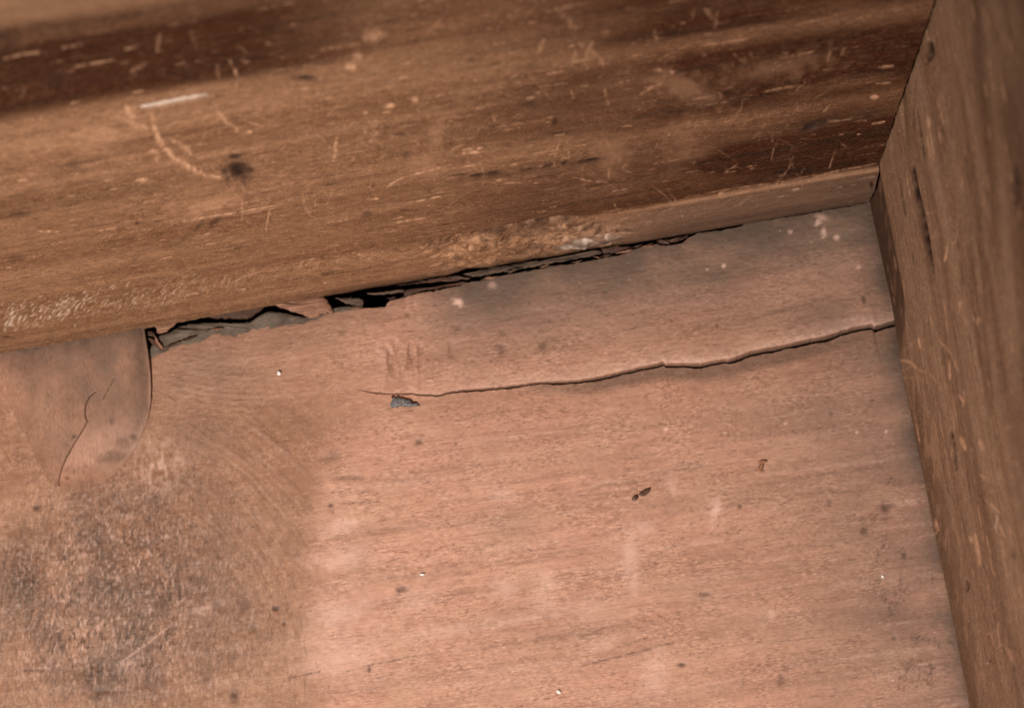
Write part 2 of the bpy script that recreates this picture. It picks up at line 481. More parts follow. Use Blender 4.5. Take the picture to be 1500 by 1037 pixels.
W.m[0] = np.maximum(W.m[0], 0.85 * np.minimum(1, wide * 1.3) * .85 * sstep(.50, .76, fbm(PX * 0.42, PY * 0.15, 3, 44)) * sstep(.30, .6, fbm(PX * .02, PY * .02, 3, 45)))
strand = sstep(.50, .72, fbm(PX * .32 + .06 * PY, PY * .06, 4, 53)) * sstep(.36, .58, fbm(PX * .026, PY * .017, 3, 54))
W.m[0] = np.maximum(W.m[0], .78 * wd_ * strand)
W.m[0] = np.maximum(W.m[0], .8 * sstep(.42, .62, fbm(PX * .20, PY * .05, 4, 55)) * np.maximum(gauss(PX - 50, 24) * gauss(PY - 845, 52), np.maximum(gauss(PX - 142, 16) * gauss(PY - 815, 60), np.maximum(gauss(PX - 140, 46) * gauss(PY - 985, 26), gauss(PX - 255, 36) * gauss(PY - 875, 34)))))
spk = sstep(0.66, 0.78, fbm(PX * 0.33, PY * 0.30, 2, 46)) * reg
W.m[1] = np.maximum(W.m[1], 0.55 * sstep(0.60, 0.76, fbm(PX * 0.38, PY * 0.16, 2, 46)) * np.maximum(reg, .8 * wide))
H += 0.00050 * reg * (fbm(PX * 0.24, PY * 0.10, 3, 47) - 0.5) + 0.00032 * reg * (fbm(PX * 0.5, PY * 0.42, 2, 48) - .5)
# pale fuzzy patch right of the patch's tip
fz = gauss(PX - 232, 42) * gauss(PY - 680, 42)
W.m[1] = np.maximum(W.m[1], 0.50 * fz * sstep(0.4, 0.7, fbm(PX * 0.22, PY * 0.09, 3, 51)))
H += 0.0004 * fz * (fbm(PX * .3, PY * .12, 3, 52) - .5)
# grey dust in the corner and along the rails, with shade and light fall-off painted in
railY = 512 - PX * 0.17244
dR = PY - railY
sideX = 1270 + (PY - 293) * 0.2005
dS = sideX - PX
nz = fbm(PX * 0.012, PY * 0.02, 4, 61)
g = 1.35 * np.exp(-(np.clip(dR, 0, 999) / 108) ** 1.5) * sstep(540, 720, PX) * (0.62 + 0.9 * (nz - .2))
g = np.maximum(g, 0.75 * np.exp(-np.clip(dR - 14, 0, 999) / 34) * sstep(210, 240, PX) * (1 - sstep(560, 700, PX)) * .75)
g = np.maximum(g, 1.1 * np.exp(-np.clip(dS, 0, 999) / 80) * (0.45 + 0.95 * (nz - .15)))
g = np.maximum(g, 0.74 * np.exp(-(np.clip(dS, 0, 999) / 230) ** 2) * (0.5 + 0.8 * (nz - .2)))  # light fall-off to the right painted in with the dust tint
g = np.maximum(g, np.where(lo[None, :], 1, 0) * sstep(690, 900, PX) * 0.70 * sstep(1.25, 0.55, -dC / (0.0012 + 0.0036 * opc)))  # grey band below the lip paints its shade along with dust
for c, r, a, an in [((668, 462), (58, 20), .8, -.1), ((800, 425), (120, 26), .5, -.17), ((930, 408), (130, 24), .5, -.17), ((1200, 370), (90, 60), .85, 0), ((1215, 565), (26, 14), .5, 0),
                    ((1110, 430), (70, 12), .3, -.17), ((900, 452), (150, 34), .42, -.17), ((760, 470), (110, 30), .35, -.1), ((1080, 400), (120, 50), .5, -.17), ((745, 770), (40, 22), .3, 0), ((520, 815), (34, 30), .35, 0), ((1255, 860), (60, 40), .4, 0),
                    ((1290, 775), (40, 45), .35, 0), ((1375, 940), (50, 26), .6, -.2), ((735, 905), (70, 10), .22, -.15), ((850, 925), (80, 14), .25, -.15),
                    ((1150, 900), (110, 14), .3, -.12), ((1030, 870), (60, 30), .2, 0), ((300, 545), (110, 60), .50, 0.1), ((290, 620), (60, 50), .45, 0), ((420, 500), (90, 26), .35, -.1), ((1000, 690), (120, 18), .2, -.15)]:
    g = np.maximum(g, a * np.exp(-((((PX - c[0]) * math.cos(an) + (PY - c[1]) * math.sin(an)) / r[0]) ** 2 + ((-(PX - c[0]) * math.sin(an) + (PY - c[1]) * math.cos(an)) / r[1]) ** 2)) * (0.7 + 0.7 * (nz - .3)))
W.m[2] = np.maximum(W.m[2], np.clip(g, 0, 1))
# black speckles near the side rail
spm = np.zeros_like(PX)
for c, r in [((1288, 850), (34, 16)), ((1292, 815), (14, 34)), ((1310, 702), (26, 10)), ((1268, 778), (10, 8)), ((1322, 810), (14, 14)), ((1310, 880), (30, 24)), ((1360, 845), (20, 14)), ((1368, 938), (40, 12)), ((1280, 760), (26, 10)), ((1340, 990), (40, 30))]:
    spm = np.maximum(spm, np.exp(-(((PX - c[0]) / r[0]) ** 2 + ((PY - c[1]) / r[1]) ** 2)))
W.m[0] = np.maximum(W.m[0], 0.62 * sstep(0.58, 0.86, .55 * fbm(PX * 0.40, PY * 0.42, 2, 66) + .55 * fbm(PX * .07, PY * .07, 3, 67) + 0.20 * spm - .08) * sstep(.05, .6, spm))
W.m[0] = np.maximum(W.m[0], .40 * np.exp(-np.clip(dS, 0, 999) / 13) * (.4 + nz))  # contact shade painted along the rail joints
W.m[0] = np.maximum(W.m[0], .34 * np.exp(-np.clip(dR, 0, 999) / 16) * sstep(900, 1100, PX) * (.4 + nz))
W.m[1] = np.maximum(W.m[1], .34 * np.where(up[None, :], 1, 0) * opc * np.exp(-np.abs(dC) / .0007) * (.3 + 1.2 * fbm(PX * .09, PX * 0, 3, 68)))  # raw wood at the lip, its lit edge painted in
# spots, dents
for c, r, a in [((588, 862), (9, 5), .75), ((403, 891), (6, 4), .9), ((416, 913), (3, 4), .8), ((484, 740), (4, 3), .9), ((487, 749), 2.5, .6), ((1297, 743), (11, 9), .75), ((1266, 776), (5, 7), .7),
                ((997, 973), (6, 3), .85), ((541, 980), (3, 4), .8), ((613, 647), (6, 4), .7), ((1084, 741), (3.5, 3), .75), ((1309, 934), (3.5, 2.5), .8), ((1215, 736), (3, 5), .5), ((490, 668), (8, 8), .4),
                ((670, 482), (6, 4), .35), ((735, 487), (5, 4), .4), ((668, 650), 2.4, .6), ((1035, 870), (9, 3), .6), ((1145, 995), (6, 9), .55), ((1001, 972), 3, .6), ((597, 460), 4, .5), ((984, 471), (3, 2.4), .6),
                ((1218, 605), (3, 3), .6), ((1000, 350), (5, 3), .3), ((886, 428), (4, 3), .5), ((736, 512), (7, 9), .45), ((796, 508), (8, 7), .45), ((500, 487), 5, .4), ((1265, 440), (3, 6), .7), ((1050, 478), (3, 3), .4),
                ((512, 700), (26, 4), .55), ((525, 736), (30, 1.8), .5), ((580, 702), (40, 3), .25), ((482, 672), (12, 5), .4), ((545, 1012), 2, .5), ((656, 1018), 2, .5), ((343, 1017), (8, 11), .8), ((318, 884), (8, 9), .5), ((255, 920), (12, 5), .6),
                ((358, 888), (9, 9), .5), ((370, 920), (9, 10), .45), ((340, 960), (9, 20), .35), ((302, 985), (10, 22), .45), ((208, 798), (12, 7), .75), ((53, 743), (7, 5), .8), ((152, 1012), (26, 3), .5), ((60, 981), (36, 1.5), .6), ((1236, 440), (20, 3), .2)]:
    W.blob(0, c, r, a, rough=0.5, seed=int(c[0]) % 97, power=1.4)
    W.blob('h', c, r, -0.00022 * a, power=1.0)
for c, r, a, an in [((922, 815), (13, 34), .55, 0), ((930, 850), (11, 20), .45, 0), ((800, 850), (18, 24), .35, 0), ((1048, 746), (8, 13), .8, 0), ((942, 771), (10, 8), .6, 0), ((735, 727), (14, 8), .45, 0),
                    ((741, 860), (18, 13), .45, 0), ((985, 712), (7, 14), .5, -.3), ((960, 985), (20, 36), .4, .2), ((880, 945), (26, 10), .35, -.2), ((760, 908), (60, 4), .5, -.14), ((610, 880), (30, 20), .3, 0),
                    ((500, 770), (30, 10), .55, -.2), ((500, 820), (34, 12), .5, -.15), ((492, 900), (40, 20), .5, -.3), ((500, 960), (60, 30), .4, -.2), ((640, 925), (60, 8), .35, -.12), ((800, 885), (20, 14), .3, 0), ((860, 890), (30, 20), .25, 0), ((1130, 900), (8, 8), .5, 0),
                    ((1203, 318), (9, 4), .6, .3), ((1198, 326), (4, 8), .7, .5), ((1207, 340), (4, 6), .8, 0), ((1225, 348), (5, 3.5), .8, 0), ((1158, 340), (4, 3), .6, 0), ((1060, 390), (3, 3), .8, 0), ((671, 443), (6, 5), .95, 0), ((1036, 395), 3, .5, 0), ((1257, 393), (5, 4), .5, 0), ((722, 418), (7, 6), .4, 0),
                    ((300, 890), (22, 6), .5, -.3), ((185, 975), (12, 9), .6, 0), ((560, 520), (10, 30), .2, 0), ((1062, 634), 2, .8, 0), ((975, 628), 2.2, .9, 0), ((1150, 620), 2, .7, 0), ((1255, 633), 2.4, .9, 0), ((1298, 632), 3, .8, 0), ((1293, 845), 2.6, .9, 0), ((1308, 996), 2.2, .9, 0)]:
    W.blob(1, c, r, a, ang=an, rough=0.7, seed=int(c[1]) % 89, power=1.5 if max(np.atleast_1d(r)) < 9 else 1.0)
# fine dark grain lines and pale scratches
L = [([(500, 985), (560, 970), (640, 955)], 1.1, .5), ([(840, 978), (930, 955), (1000, 937)], 1.3, .55), ([(870, 960), (960, 930)], .9, .35), ([(1090, 804), (1000, 832)], .8, .3), ([(480, 720), (560, 722)], 1.2, .5),
     ([(690, 590), (640, 600)], 1.0, .2), ([(30, 982), (85, 978)], .9, .6), ([(415, 993), (470, 983)], 1.2, .6), ([(1100, 470), (1180, 448)], 2.2, .35), ([(1180, 448), (1220, 436)], 2, .25), ([(720, 895), (860, 870)], 1.0, .3),
     ([(330, 560), (365, 600), (400, 640)], 1.4, .16), ([(700, 800), (705, 812)], 1.2, .3), ([(1118, 690), (1112, 680)], 2.2, .8), ([(560, 880), (575, 905)], 1.4, .3)]  # short upright stroke paints the orange fleck's shadow
for p, wd, a in L: W.stroke(0, p, wd, a, rough=.4)
for k in range(170):
    x = rng.uniform(470, 1400); y = rng.uniform(590, 1037); l = rng.uniform(10, 90)
    s = -0.13 + rng.normal(0, .03)
    W.stroke(0 if rng.random() < .6 else 1, [(x, y), (x + l / 2, y + l / 2 * s + rng.normal(0, 1)), (x + l, y + l * s)], rng.uniform(.7, 1.6), rng.uniform(.10, .30), rough=.4, seed=k)
for k in range(110):
    x = rng.uniform(440, 1380); y = rng.uniform(640, 1050); l = rng.uniform(60, 260); q = -.10 - .00006 * (x - 400) + rng.normal(0, .015)
    W.stroke(0 if k % 5 < 3 else 1, [(x, y), (x + l * .5, y + q * l * .5 + rng.normal(0, 1.2)), (x + l, y + q * l)], rng.uniform(1.2, 4.5), rng.uniform(.06, .20), rough=.5, seed=k)
for k in range(70):
    x = rng.uniform(480, 1260); l = rng.uniform(8, 40); y = 512 - .1724 * x + rng.uniform(45, 220)
    W.stroke(0, [(x, y), (x + l, y - l * .17)], rng.uniform(.8, 2.0), rng.uniform(.08, .28), rough=.5, seed=k)
for k in range(760):
    a = float(np.clip(rng.normal(-.72, .36), -1.25, -.05)); r_ = rng.uniform(230, 470); l = rng.uniform(.02, .12)
    if 60 + r_ * math.cos(a + l) > 452: continue
    W.stroke(0, [(60 + r_ * math.cos(a + q * l), 1010 + r_ * math.sin(a + q * l)) for q in (0, .5, 1)], rng.uniform(.7, 1.3), rng.uniform(.10, .40), rough=.7, seed=k)
for k in range(220):
    x = rng.uniform(20, 400); y = rng.uniform(760, 1037); l = rng.uniform(6, 26)
    W.stroke(0 if k % 3 else 1, [(x, y), (x + rng.normal(0, 2), y + l)], rng.uniform(.7, 1.6), rng.uniform(.12, .45), rough=.7, seed=k)
for k in range(620):
    x = 1420 - 1190 * rng.random() ** 1.5; y = rng.uniform(330, 1037)
    W.blob(0, (x, y), rng.uniform(.9, 2.0), rng.uniform(.25, .65))
for k in range(260):
    x = 1420 - 1190 * rng.random() ** 1.4; y = rng.uniform(330, 1037)
    W.blob(1, (x, y), rng.uniform(.7, 1.2), rng.uniform(.2, .6))
W.stroke(1, [(170, 975), (220, 938), (250, 915)], 1.6, .6); W.stroke(1, [(255, 887), (275, 872)], 1.4, .5)
# orange ghost line round the patch
W.stroke(1, [(0, 575), (22, 612), (54, 690), (73, 720), (95, 736), (120, 737), (150, 730)], 5, .07, taper=False, rough=.4)
W.stroke(0, [(60, 704), (73, 722), (95, 737), (125, 736)], 1.0, .4)
# raw broken edge is darker just at the arris
W.m[0] = np.maximum(W.m[0], np.where(wl[None, :], 0.45, 0) * (PX > 455) * (XX > ex[0]))
W.m[2] = np.maximum(W.m[2], (PX < 470) * (PX > 214) * .9 * sstep(0.0012, -0.0002, dE + .0006 * (fbm(PX * .12, PY * .12, 3, 19) - .5)))
W.m[0] = np.maximum(W.m[0], np.where(gp[None, :], 0.5, 0) * (XX > tipx) * (ZZ < -0.0003))
# hollow below the patch
PO = [(210.6, 476), (214.6, 500.5), (218.7, 527.5), (221, 548), (222, 568), (221.5, 585), (220, 600), (217, 613), (213, 625), (205, 643.6), (196, 660), (183.6, 676), (167, 697), (146, 712), (119, 719.5), (89, 718), (73, 703), (54, 676), (40.5, 643.6), (27, 622), (11, 589.6), (0, 573), (-14, 545), (-24, 515)]
def inside(px, py, poly):
    poly = np.asarray(poly); r = np.zeros(px.shape, bool); j = len(poly) - 1
    for i in range(len(poly)):
        a, b = poly[i], poly[j]
        with np.errstate(divide='ignore', invalid='ignore'):
            cnd = ((a[1] > py) != (b[1] > py)) & (px < (b[0] - a[0]) * (py - a[1]) / (b[1] - a[1] + 1e-12) + a[0])
        r ^= cnd; j = i
    return r
ins = inside(PX, PY, [(106 + (p[0] - 106) * .975, 600 + (p[1] - 600) * .965) for p in PO] + [(-20, 470), (205, 440)])
H = np.where(ins & (lo | up)[None, :], H - 0.0010, H)
Z = ZZ + H + W.h
Z[:, 0] = -PT
Z[:, -1] = -PT
P = np.stack([XX, YY, Z], -1)
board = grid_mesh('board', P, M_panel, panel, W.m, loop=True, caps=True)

# --- the tongue shaped patch let into the panel
pxs = unpl(PO, 2)
ymax, ymin = 0.0012, pxs[:, 1].min() + 0.00002
ib = int(np.argmin(pxs[:, 1]))
ri = pxs[:ib + 1][::-1]; le = pxs[ib:]
nv = 260; nu = 240
t = np.linspace(0, 1, nv); yy = ymax + (ymin - ymax) * t
xr = np.interp(yy, ri[:, 1], ri[:, 0]); xl = np.interp(yy, le[:, 1], le[:, 0])
u = np.linspace(0, 1, nu)
PXX = xl[:, None] + (xr - xl)[:, None] * u[None, :]
PYY = np.repeat(yy[:, None], nu, 1)
qx, qy = proj(np.stack([PXX, PYY, 0 * PXX], -1))
Wp = WearLight(qx, qy)
edge_r = (xr[:, None] - PXX)
h = 0.00006 + 0.0011 * sstep(30, 215, qx) * sstep(720, 560, qy)
h -= 0.00045 * np.exp(-edge_r / 0.0006) * sstep(700, 500, qy)
h *= sstep(-10, 160, qx + .25 * (600 - qy))
h += 0.0010 * (fbm(PXX * 14, PYY * 26, 3, 1) - 0.5)
h += 0.00010 * (fbm(qx * .02, qy * .02, 3, 71) - .5) + 0.00008 * (fbm(qx * .3, qy * .05, 3, 72) - .5)
PC = [(140, 574), (132, 581), (127.5, 588), (125.5, 595), (125, 606), (126, 612), (128, 616.6), (122, 628), (116, 638), (108, 650), (102.6, 660), (97, 670), (92, 681), (88, 693), (86, 703), (85, 717)]
W_ = Wp
W_.stroke(0, PC, .7, .8, taper=False); W_.stroke('h', PC, .8, -0.0004, taper=False)
W_.stroke(0, [(169, 553), (160, 569), (151, 585.5)], 1.0, .5, rough=.6); W_.stroke('h', [(169, 553), (160, 569), (151, 585.5)], 1.2, -.0002)
W_.stroke(0, [(191, 574), (178, 583)], .8, .4)
# flake right of the crack sits a touch lower and paler
pc = np.array(PC)
fx = np.interp(qy, pc[:, 1], pc[:, 0])
fl_ = (qx > fx) & (qy > 628 + 10 * (fbm(qx * .03, qx * 0, 3, 73) - .5))
flw = sstep(-1.0, 1.0, qx - fx) * sstep(596, 690, qy + .22 * (qx - 150) + 22 * (fbm(qx * .03, qy * .03, 3, 73) - .5))
h = h - 0.00004 * flw
Wp.m[2] = np.maximum(Wp.m[2], 0.60 + 0.5 * np.exp(-np.clip(qy - (512 - .1724 * qx), 0, 999) / 26))
Wp.m[2] *= 0.75 + 1.1 * (fbm(qx * .035, qy * .025, 4, 74) - .35)
Wp.m[2] = (Wp.m[2] * (1 - .6 * flw)) * (.25 + .75 * sstep(0, .30, u)[None, :]) * sstep(735, 708, qy - 10 * (fbm(qx * .05, qy * .05, 2, 4) - .5))
Wp.m[1] = .26 * flw * (.5 + fbm(qx * .04, qy * .06, 3, 12)) * sstep(705, 650, qy)
Wp.m[1] = np.maximum(Wp.m[1], .22 * (.2 + 1.4 * fbm(qy * .06, qx * 0, 3, 6)) * np.exp(-((edge_r - .0003) / .00022) ** 2) * sstep(690, 560, qy))  # edge highlight painted along the right rim
for c, r, a in [((183, 648), (17, 13), .5), ((170, 668), (22, 10), .6), ((195, 640), (7, 6), .7), ((108, 640), (4, 3), .85), ((164, 619), (3, 5), .5), ((210, 572), (7, 16), .4), ((205, 535), (11, 60), .42), ((125, 708), (40, 8), .3), ((158, 706), (5, 3), .6), ((60, 680), (14, 30), .25), ((45, 640), (10, 30), .2), ((98, 700), (4, 3), .6), ((190, 500), (20, 26), .25), ((30, 530), (40, 14), .3), ((150, 660), (30, 20), .15), ((110, 690), (30, 8), .2), ((60, 500), (70, 14), .28), ((150, 490), (50, 9), .22), ((125, 683), (5, 4), .4), ((100, 590), (12, 18), .18), ((75, 580), (10, 10), .15), ((95, 545), (6, 14), .2)]:
    Wp.blob(0, c, r, a, rough=.7, seed=int(c[0]), fr=.08)
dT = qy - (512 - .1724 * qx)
Wp.m[0] = np.maximum(Wp.m[0], .52 * np.exp(-(np.clip(dT, 0, 999) / 24) ** 1.4) * (.5 + .9 * fbm(qx * .03, qy * .06, 3, 77)))  # shade below the rail painted along the patch top
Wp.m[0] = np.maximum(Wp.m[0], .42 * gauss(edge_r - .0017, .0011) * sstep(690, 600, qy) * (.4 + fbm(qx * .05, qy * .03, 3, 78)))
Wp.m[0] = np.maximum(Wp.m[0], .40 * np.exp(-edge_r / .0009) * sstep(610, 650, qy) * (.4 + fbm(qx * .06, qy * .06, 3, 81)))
Wp.m[0] = np.maximum(Wp.m[0], .34 * gauss(qy - 712, 7) * (.4 + fbm(qx * .06, qy * .06, 3, 82)))
Wp.m[0] = np.maximum(Wp.m[0], .30 * sstep(.16, .05, u)[None, :] * sstep(560, 620, qy) * (.4 + fbm(qx * .05, qy * .03, 3, 79)))
for k in range(60):
    x = rng.uniform(10, 205); y = rng.uniform(500, 700)
    Wp.blob(0, (x, y), (rng.uniform(.8, 1.6), rng.uniform(1, 4)), rng.uniform(.15, .4))
Wp.m[3] = 0.40 + 0.5 * (fbm(qx * .02, qy * .02, 3, 76) - .5)
hz = h + Wp.h
Pm = np.stack([PXX, PYY, hz], -1)
# rim: one ring round the outside going down 3 mm
low = Pm[:, [0]].copy(); low[..., 2] = -0.003
high = Pm[:, [-1]].copy(); high[..., 2] = -0.003
Pm = np.concatenate([low, Pm, high], 1)
wp = np.concatenate([Wp.m[:, :, :1], Wp.m, Wp.m[:, :, -1:]], 2)
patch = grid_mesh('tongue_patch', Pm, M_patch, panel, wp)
tag(patch, 'rounded tongue shaped wooden patch with a curved crack')

# --- torn lower layer seen through the break, and slivers of wood
def prism(name, pts, z, th, mat, parent, tilt=(0, 0), rough=0.12, seed=0, flat=False):
    """a torn sliver: outline lying in the plane z, rounded over, with thickness and fibre relief"""
    q = unpl(pts, 2, z)
    r = np.random.default_rng(seed)
    out = []
    for i in range(len(q)):
        a, b = q[i], q[(i + 1) % len(q)]
        nseg = max(1, int(np.hypot(*(b - a)[:2]) / 0.0005))
        for s in range(nseg):
            p = a + (b - a) * s / nseg
            if s: p = p + np.r_[r.normal(0, rough * 0.0007, 2), 0]
            out.append(p)
    out = np.array(out)
    c = out.mean(0)
    def lift(p):
        p = p.copy()
        p[:, 2] += (p[:, 0] - c[0]) * tilt[0] + (p[:, 1] - c[1]) * tilt[1]
        p[:, 2] += 0.00035 * (fbm(p[:, 0] * 260 + seed, p[:, 1] * 2600, 3, seed % 7) - .5)
        return p
    rings = [out - np.array([0, 0, th]), out - np.array([0, 0, .45 * th])]
    for k, dz in ([(.97, -.05), (.8, 0), (.55, 0), (.25, 0)] if flat else [(.90, -.12), (.74, 0.0), (.5, .06), (.22, .1)]):
        rings.append(c + (out - c) * k + np.array([0, 0, dz * th]))
    rings = [rings[0]] + [lift(g_) for g_ in rings[1:]]
    n = len(out)
    bm = bmesh.new()
    vr = [[bm.verts.new(p) for p in g_] for g_ in rings]
    for g0, g1 in zip(vr[:-1], vr[1:]):
        for i in range(n): bm.faces.new((g0[i], g0[(i + 1) % n], g1[(i + 1) % n], g1[i]))
    cv = bm.verts.new(lift(c[None] + np.array([[0, 0, 0 if flat else .1 * th]]))[0])
    for i in range(n): bm.faces.new((vr[-1][i], vr[-1][(i + 1) % n], cv))
    bm.faces.new(vr[0][::-1])
    bmesh.ops.recalc_face_normals(bm, faces=bm.faces)
    bmesh.ops.triangulate(bm, faces=[g_ for g_ in bm.faces if len(g_.verts) > 4])
    for g_ in bm.faces: g_.smooth = True
    me = bpy.data.meshes.new(name); bm.to_mesh(me); bm.free()
    me.materials.append(mat)
    o = bpy.data.objects.new(name, me); col.objects.link(o)
    if parent: o.parent = parent
    return o

ledge = prism('torn_ledge', [(214, 516), (221, 506), (232, 491.5), (248, 486), (260, 478.4), (280, 474), (300, 472), (330, 472.4), (356, 473), (368, 470), (380, 461.5), (392, 456), (410, 456.6), (430, 461.4), (448, 465), (468, 462),
                             (500, 449), (532, 446), (534, 452), (566, 456), (560, 475), (430, 490), (350, 505), (250, 530), (216, 545)], -0.0009, 0.0012, M_ledge, panel, seed=1, flat=True)
tag(ledge, 'dusty grey lower layer bared by the broken edge')
SL = [([(398, 446), (418, 452), (440, 459), (456, 465.2), (472, 459.6), (489, 456.2), (484, 446), (478, 437), (470, 432), (420, 440)], 0.0000, .0010, M_split, (0, .02)),
      ([(300, 464), (312, 465.6), (340, 466.8), (362, 467.4), (372, 461), (384, 452.5), (390, 444), (340, 450), (310, 456)], -0.0020, .0010, M_splitd, (0, .1)),
      ([(229, 486), (236, 487.5), (246, 483), (255, 476), (262, 469), (250, 464), (234, 468), (226, 474)], -0.0004, .0010, M_split, (0, .05)),
      ([(216, 494), (222, 495), (229, 500), (240, 512.5), (237, 513.4), (228, 508), (220, 501)], -0.0003, .0005, M_splitd, (0, 0)),
      ([(226, 492), (231, 497), (238, 507), (240, 513), (233, 508), (227, 500)], -0.0001, .0005, M_split, (0, 0)),
      ([(490, 436), (505, 436), (528, 437), (533, 440), (530, 448), (515, 446), (500, 441)], -0.0008, .0005, M_splitg, (.02, 0)),
      ([(537, 429), (560, 427), (592, 423.6), (593, 426), (575, 430), (550, 431.5)], -0.0006, .0006, M_splitg, (0, 0)),
      ([(591, 426), (597, 424), (640, 419), (660, 415.6), (677, 413.6), (676, 416.2), (655, 420), (622, 425), (598, 430.5), (592, 432)], -0.0003, .0006, M_splitd, (0, .05)),
      ([(580, 418), (612, 411.6), (650, 405), (672, 405.5), (680, 409), (668, 411.6), (640, 412.5), (610, 415.6)], -0.0012, .0006, M_splitd, (0, 0)),
      ([(655, 405.5), (670, 403.6), (690, 406.6), (684, 409.6), (668, 408)], -0.0002, .0006, M_splitg, (0, 0)),
      ([(674, 402), (700, 396.4), (740, 389), (775, 383), (800, 379), (845, 372), (880, 366), (884, 370.6), (870, 374), (830, 381), (800, 387), (760, 393.6), (720, 401), (690, 405.4)], -0.0009, .0008, M_splitg, (0, .03)),
      ([(880, 364), (900, 360), (922, 360), (926, 363.5), (914, 367.6), (898, 371), (884, 371)], -0.0004, .0006, M_splitd, (0, .06)),
      ([(962, 352), (975, 352.4), (992, 348), (1004, 346.6), (1000, 351), (984, 355), (968, 356)], -0.0002, .0005, M_splitd, (0, 0)),
      ([(967, 350.6), (972, 352), (982, 356), (978, 357.6), (969, 354)], 0.0001, .0004, M_splitg, (0, 0)),
      ([(566, 436), (578, 433.6), (583, 438.6), (572, 440.6)], -0.0012, .0006, M_under, (0, 0)),
      ([(211, 487), (218, 484), (226, 487), (228, 494), (222, 493), (215, 492)], -0.0012, .0006, M_splitd, (0, 0))]
for i, (pts, z, th, mt, tl) in enumerate(SL):
    prism('splinter', pts, z, th, mt, panel, tl, rough=.16, seed=20 + i)

fr = np.random.default_rng(77)
exx = np.array([p[0] for p in EDGE]); eyy = np.array([p[1] for p in EDGE])
for i in range(34):
    x = fr.uniform(225, 330) if i < 8 else fr.uniform(470, 1010)
    l = fr.uniform(8, 30); wdt = fr.uniform(.8, 2.0)
    y = float(np.interp(x, exx, eyy)) + fr.uniform(-5.0, 1.0); y2 = float(np.interp(x + l, exx, eyy)) + fr.uniform(-5.5, .5)
    bow = fr.normal(0, 1.2)
    prism('splinter', [(x, y), (x + l * .4, (y + y2) / 2 + bow - wdt), (x + l, y2), (x + l * .55, (y + y2) / 2 + bow + wdt * .6)], fr.uniform(-.0012, .0001), .0003,
          [M_split, M_splitd, M_splitg, M_splitd][i % 4], panel, (fr.normal(0, .03), 0), rough=.08, seed=200 + i)

# ------------------------------------------------------------------ front rail (across the top)
XA = np.r_[np.linspace(-0.42, -0.238, 10)[:-1], np.arange(-0.238, -0.0006, 0.00028), [-0.0006, -0.00035]]
ZV = np.r_[np.linspace(0.0, 0.034, 70), np.linspace(0.034, 0.236, 330)[1:]]
ZA, XAA = np.meshgrid(ZV, XA)
YA = np.zeros_like(ZA)
ax_, ay_ = proj(np.stack([XAA, YA, ZA], -1))
WA = WearLight(ax_, ay_)
ZE = 0.0312
# lower edge: slightly proud band with a rounded top arris that fades to the left
bandk = sstep(420, 1000, ax_)
YA += -0.0010 * bandk * sstep(ZE + 0.0012, ZE - 0.0014, ZA) * np.sqrt(np.clip(ZA / ZE, 0, 1)) - 0.0009 * bandk * np.sin(math.pi * np.clip(ZA / ZE, 0, 1))
YA += -0.0010 * (1 - bandk) * sstep(ZE + 0.004, ZE - 0.006, ZA) * sstep(0.0, 0.014, ZA)
YA += (0.0014 * (fbm(XAA * 10, ZA * 16, 3, 81) - .5) + 0.0007 * (fbm(XAA * 24, ZA * 160, 3, 82) - .5)) * sstep(-0.002, 0.012, ZA) - 0.0007 - 0.0003 * sstep(500, 100, ax_)
YA += 0.00025 * (fbm(XAA * 180, ZA * 900, 3, 83) - .5)
# glistening ripples along the arris on the left
ly = 460 - ax_ * 0.158
rm = gauss(ay_ - ly, 11) * sstep(520, 250, ax_)
YA += 0.00042 * rm * (fbm((ax_ * 0.75 + ay_ * 0.9) * .20, (ax_ * .6 - ay_ * .8) * .07, 3, 9) - .5)
YA += 0.00022 * sstep(ly - 20, ly + 10, ay_) * sstep(600, 300, ax_) * (fbm(ax_ * .22, ay_ * .12, 3, 84) - .5)
# torn rough patch above the gap
tu = np.interp(ax_, [560, 633, 713, 777, 820, 900, 950], [358, 344, 332, 319, 313, 316, 322])
tm = sstep(600, 680, ax_) * sstep(930, 880, ax_) * sstep(tu - 3, tu + 1.5, ay_)
vA = ay_ + .1724 * ax_
YA += tm * (0.0006 + 0.0042 * (fbm(ax_ * .030, vA * .17, 4, 85) - .45)) * (0.25 + 0.75 * sstep(0, .008, ZA))
WA.stroke(0, [(612, 349), (633, 345), (680, 337), (713, 332.5), (745, 326), (777, 319), (800, 315.5), (822, 313), (850, 312)], 1.3, .9, rough=.7)
WA.m[0] = np.maximum(WA.m[0], .55 * tm * sstep(.56, .72, fbm(ax_ * .026, vA * .20, 4, 86)))

# edge undulates where it is torn
ZZA = ZA.copy()
eb = (0.0003 + 0.0012 * sstep(600, 700, ax_) * sstep(1000, 860, ax_) * fbm(ax_ * .05, ax_ * 0, 3, 87))
ZZA = ZA + eb * np.exp(-ZA / 0.004)
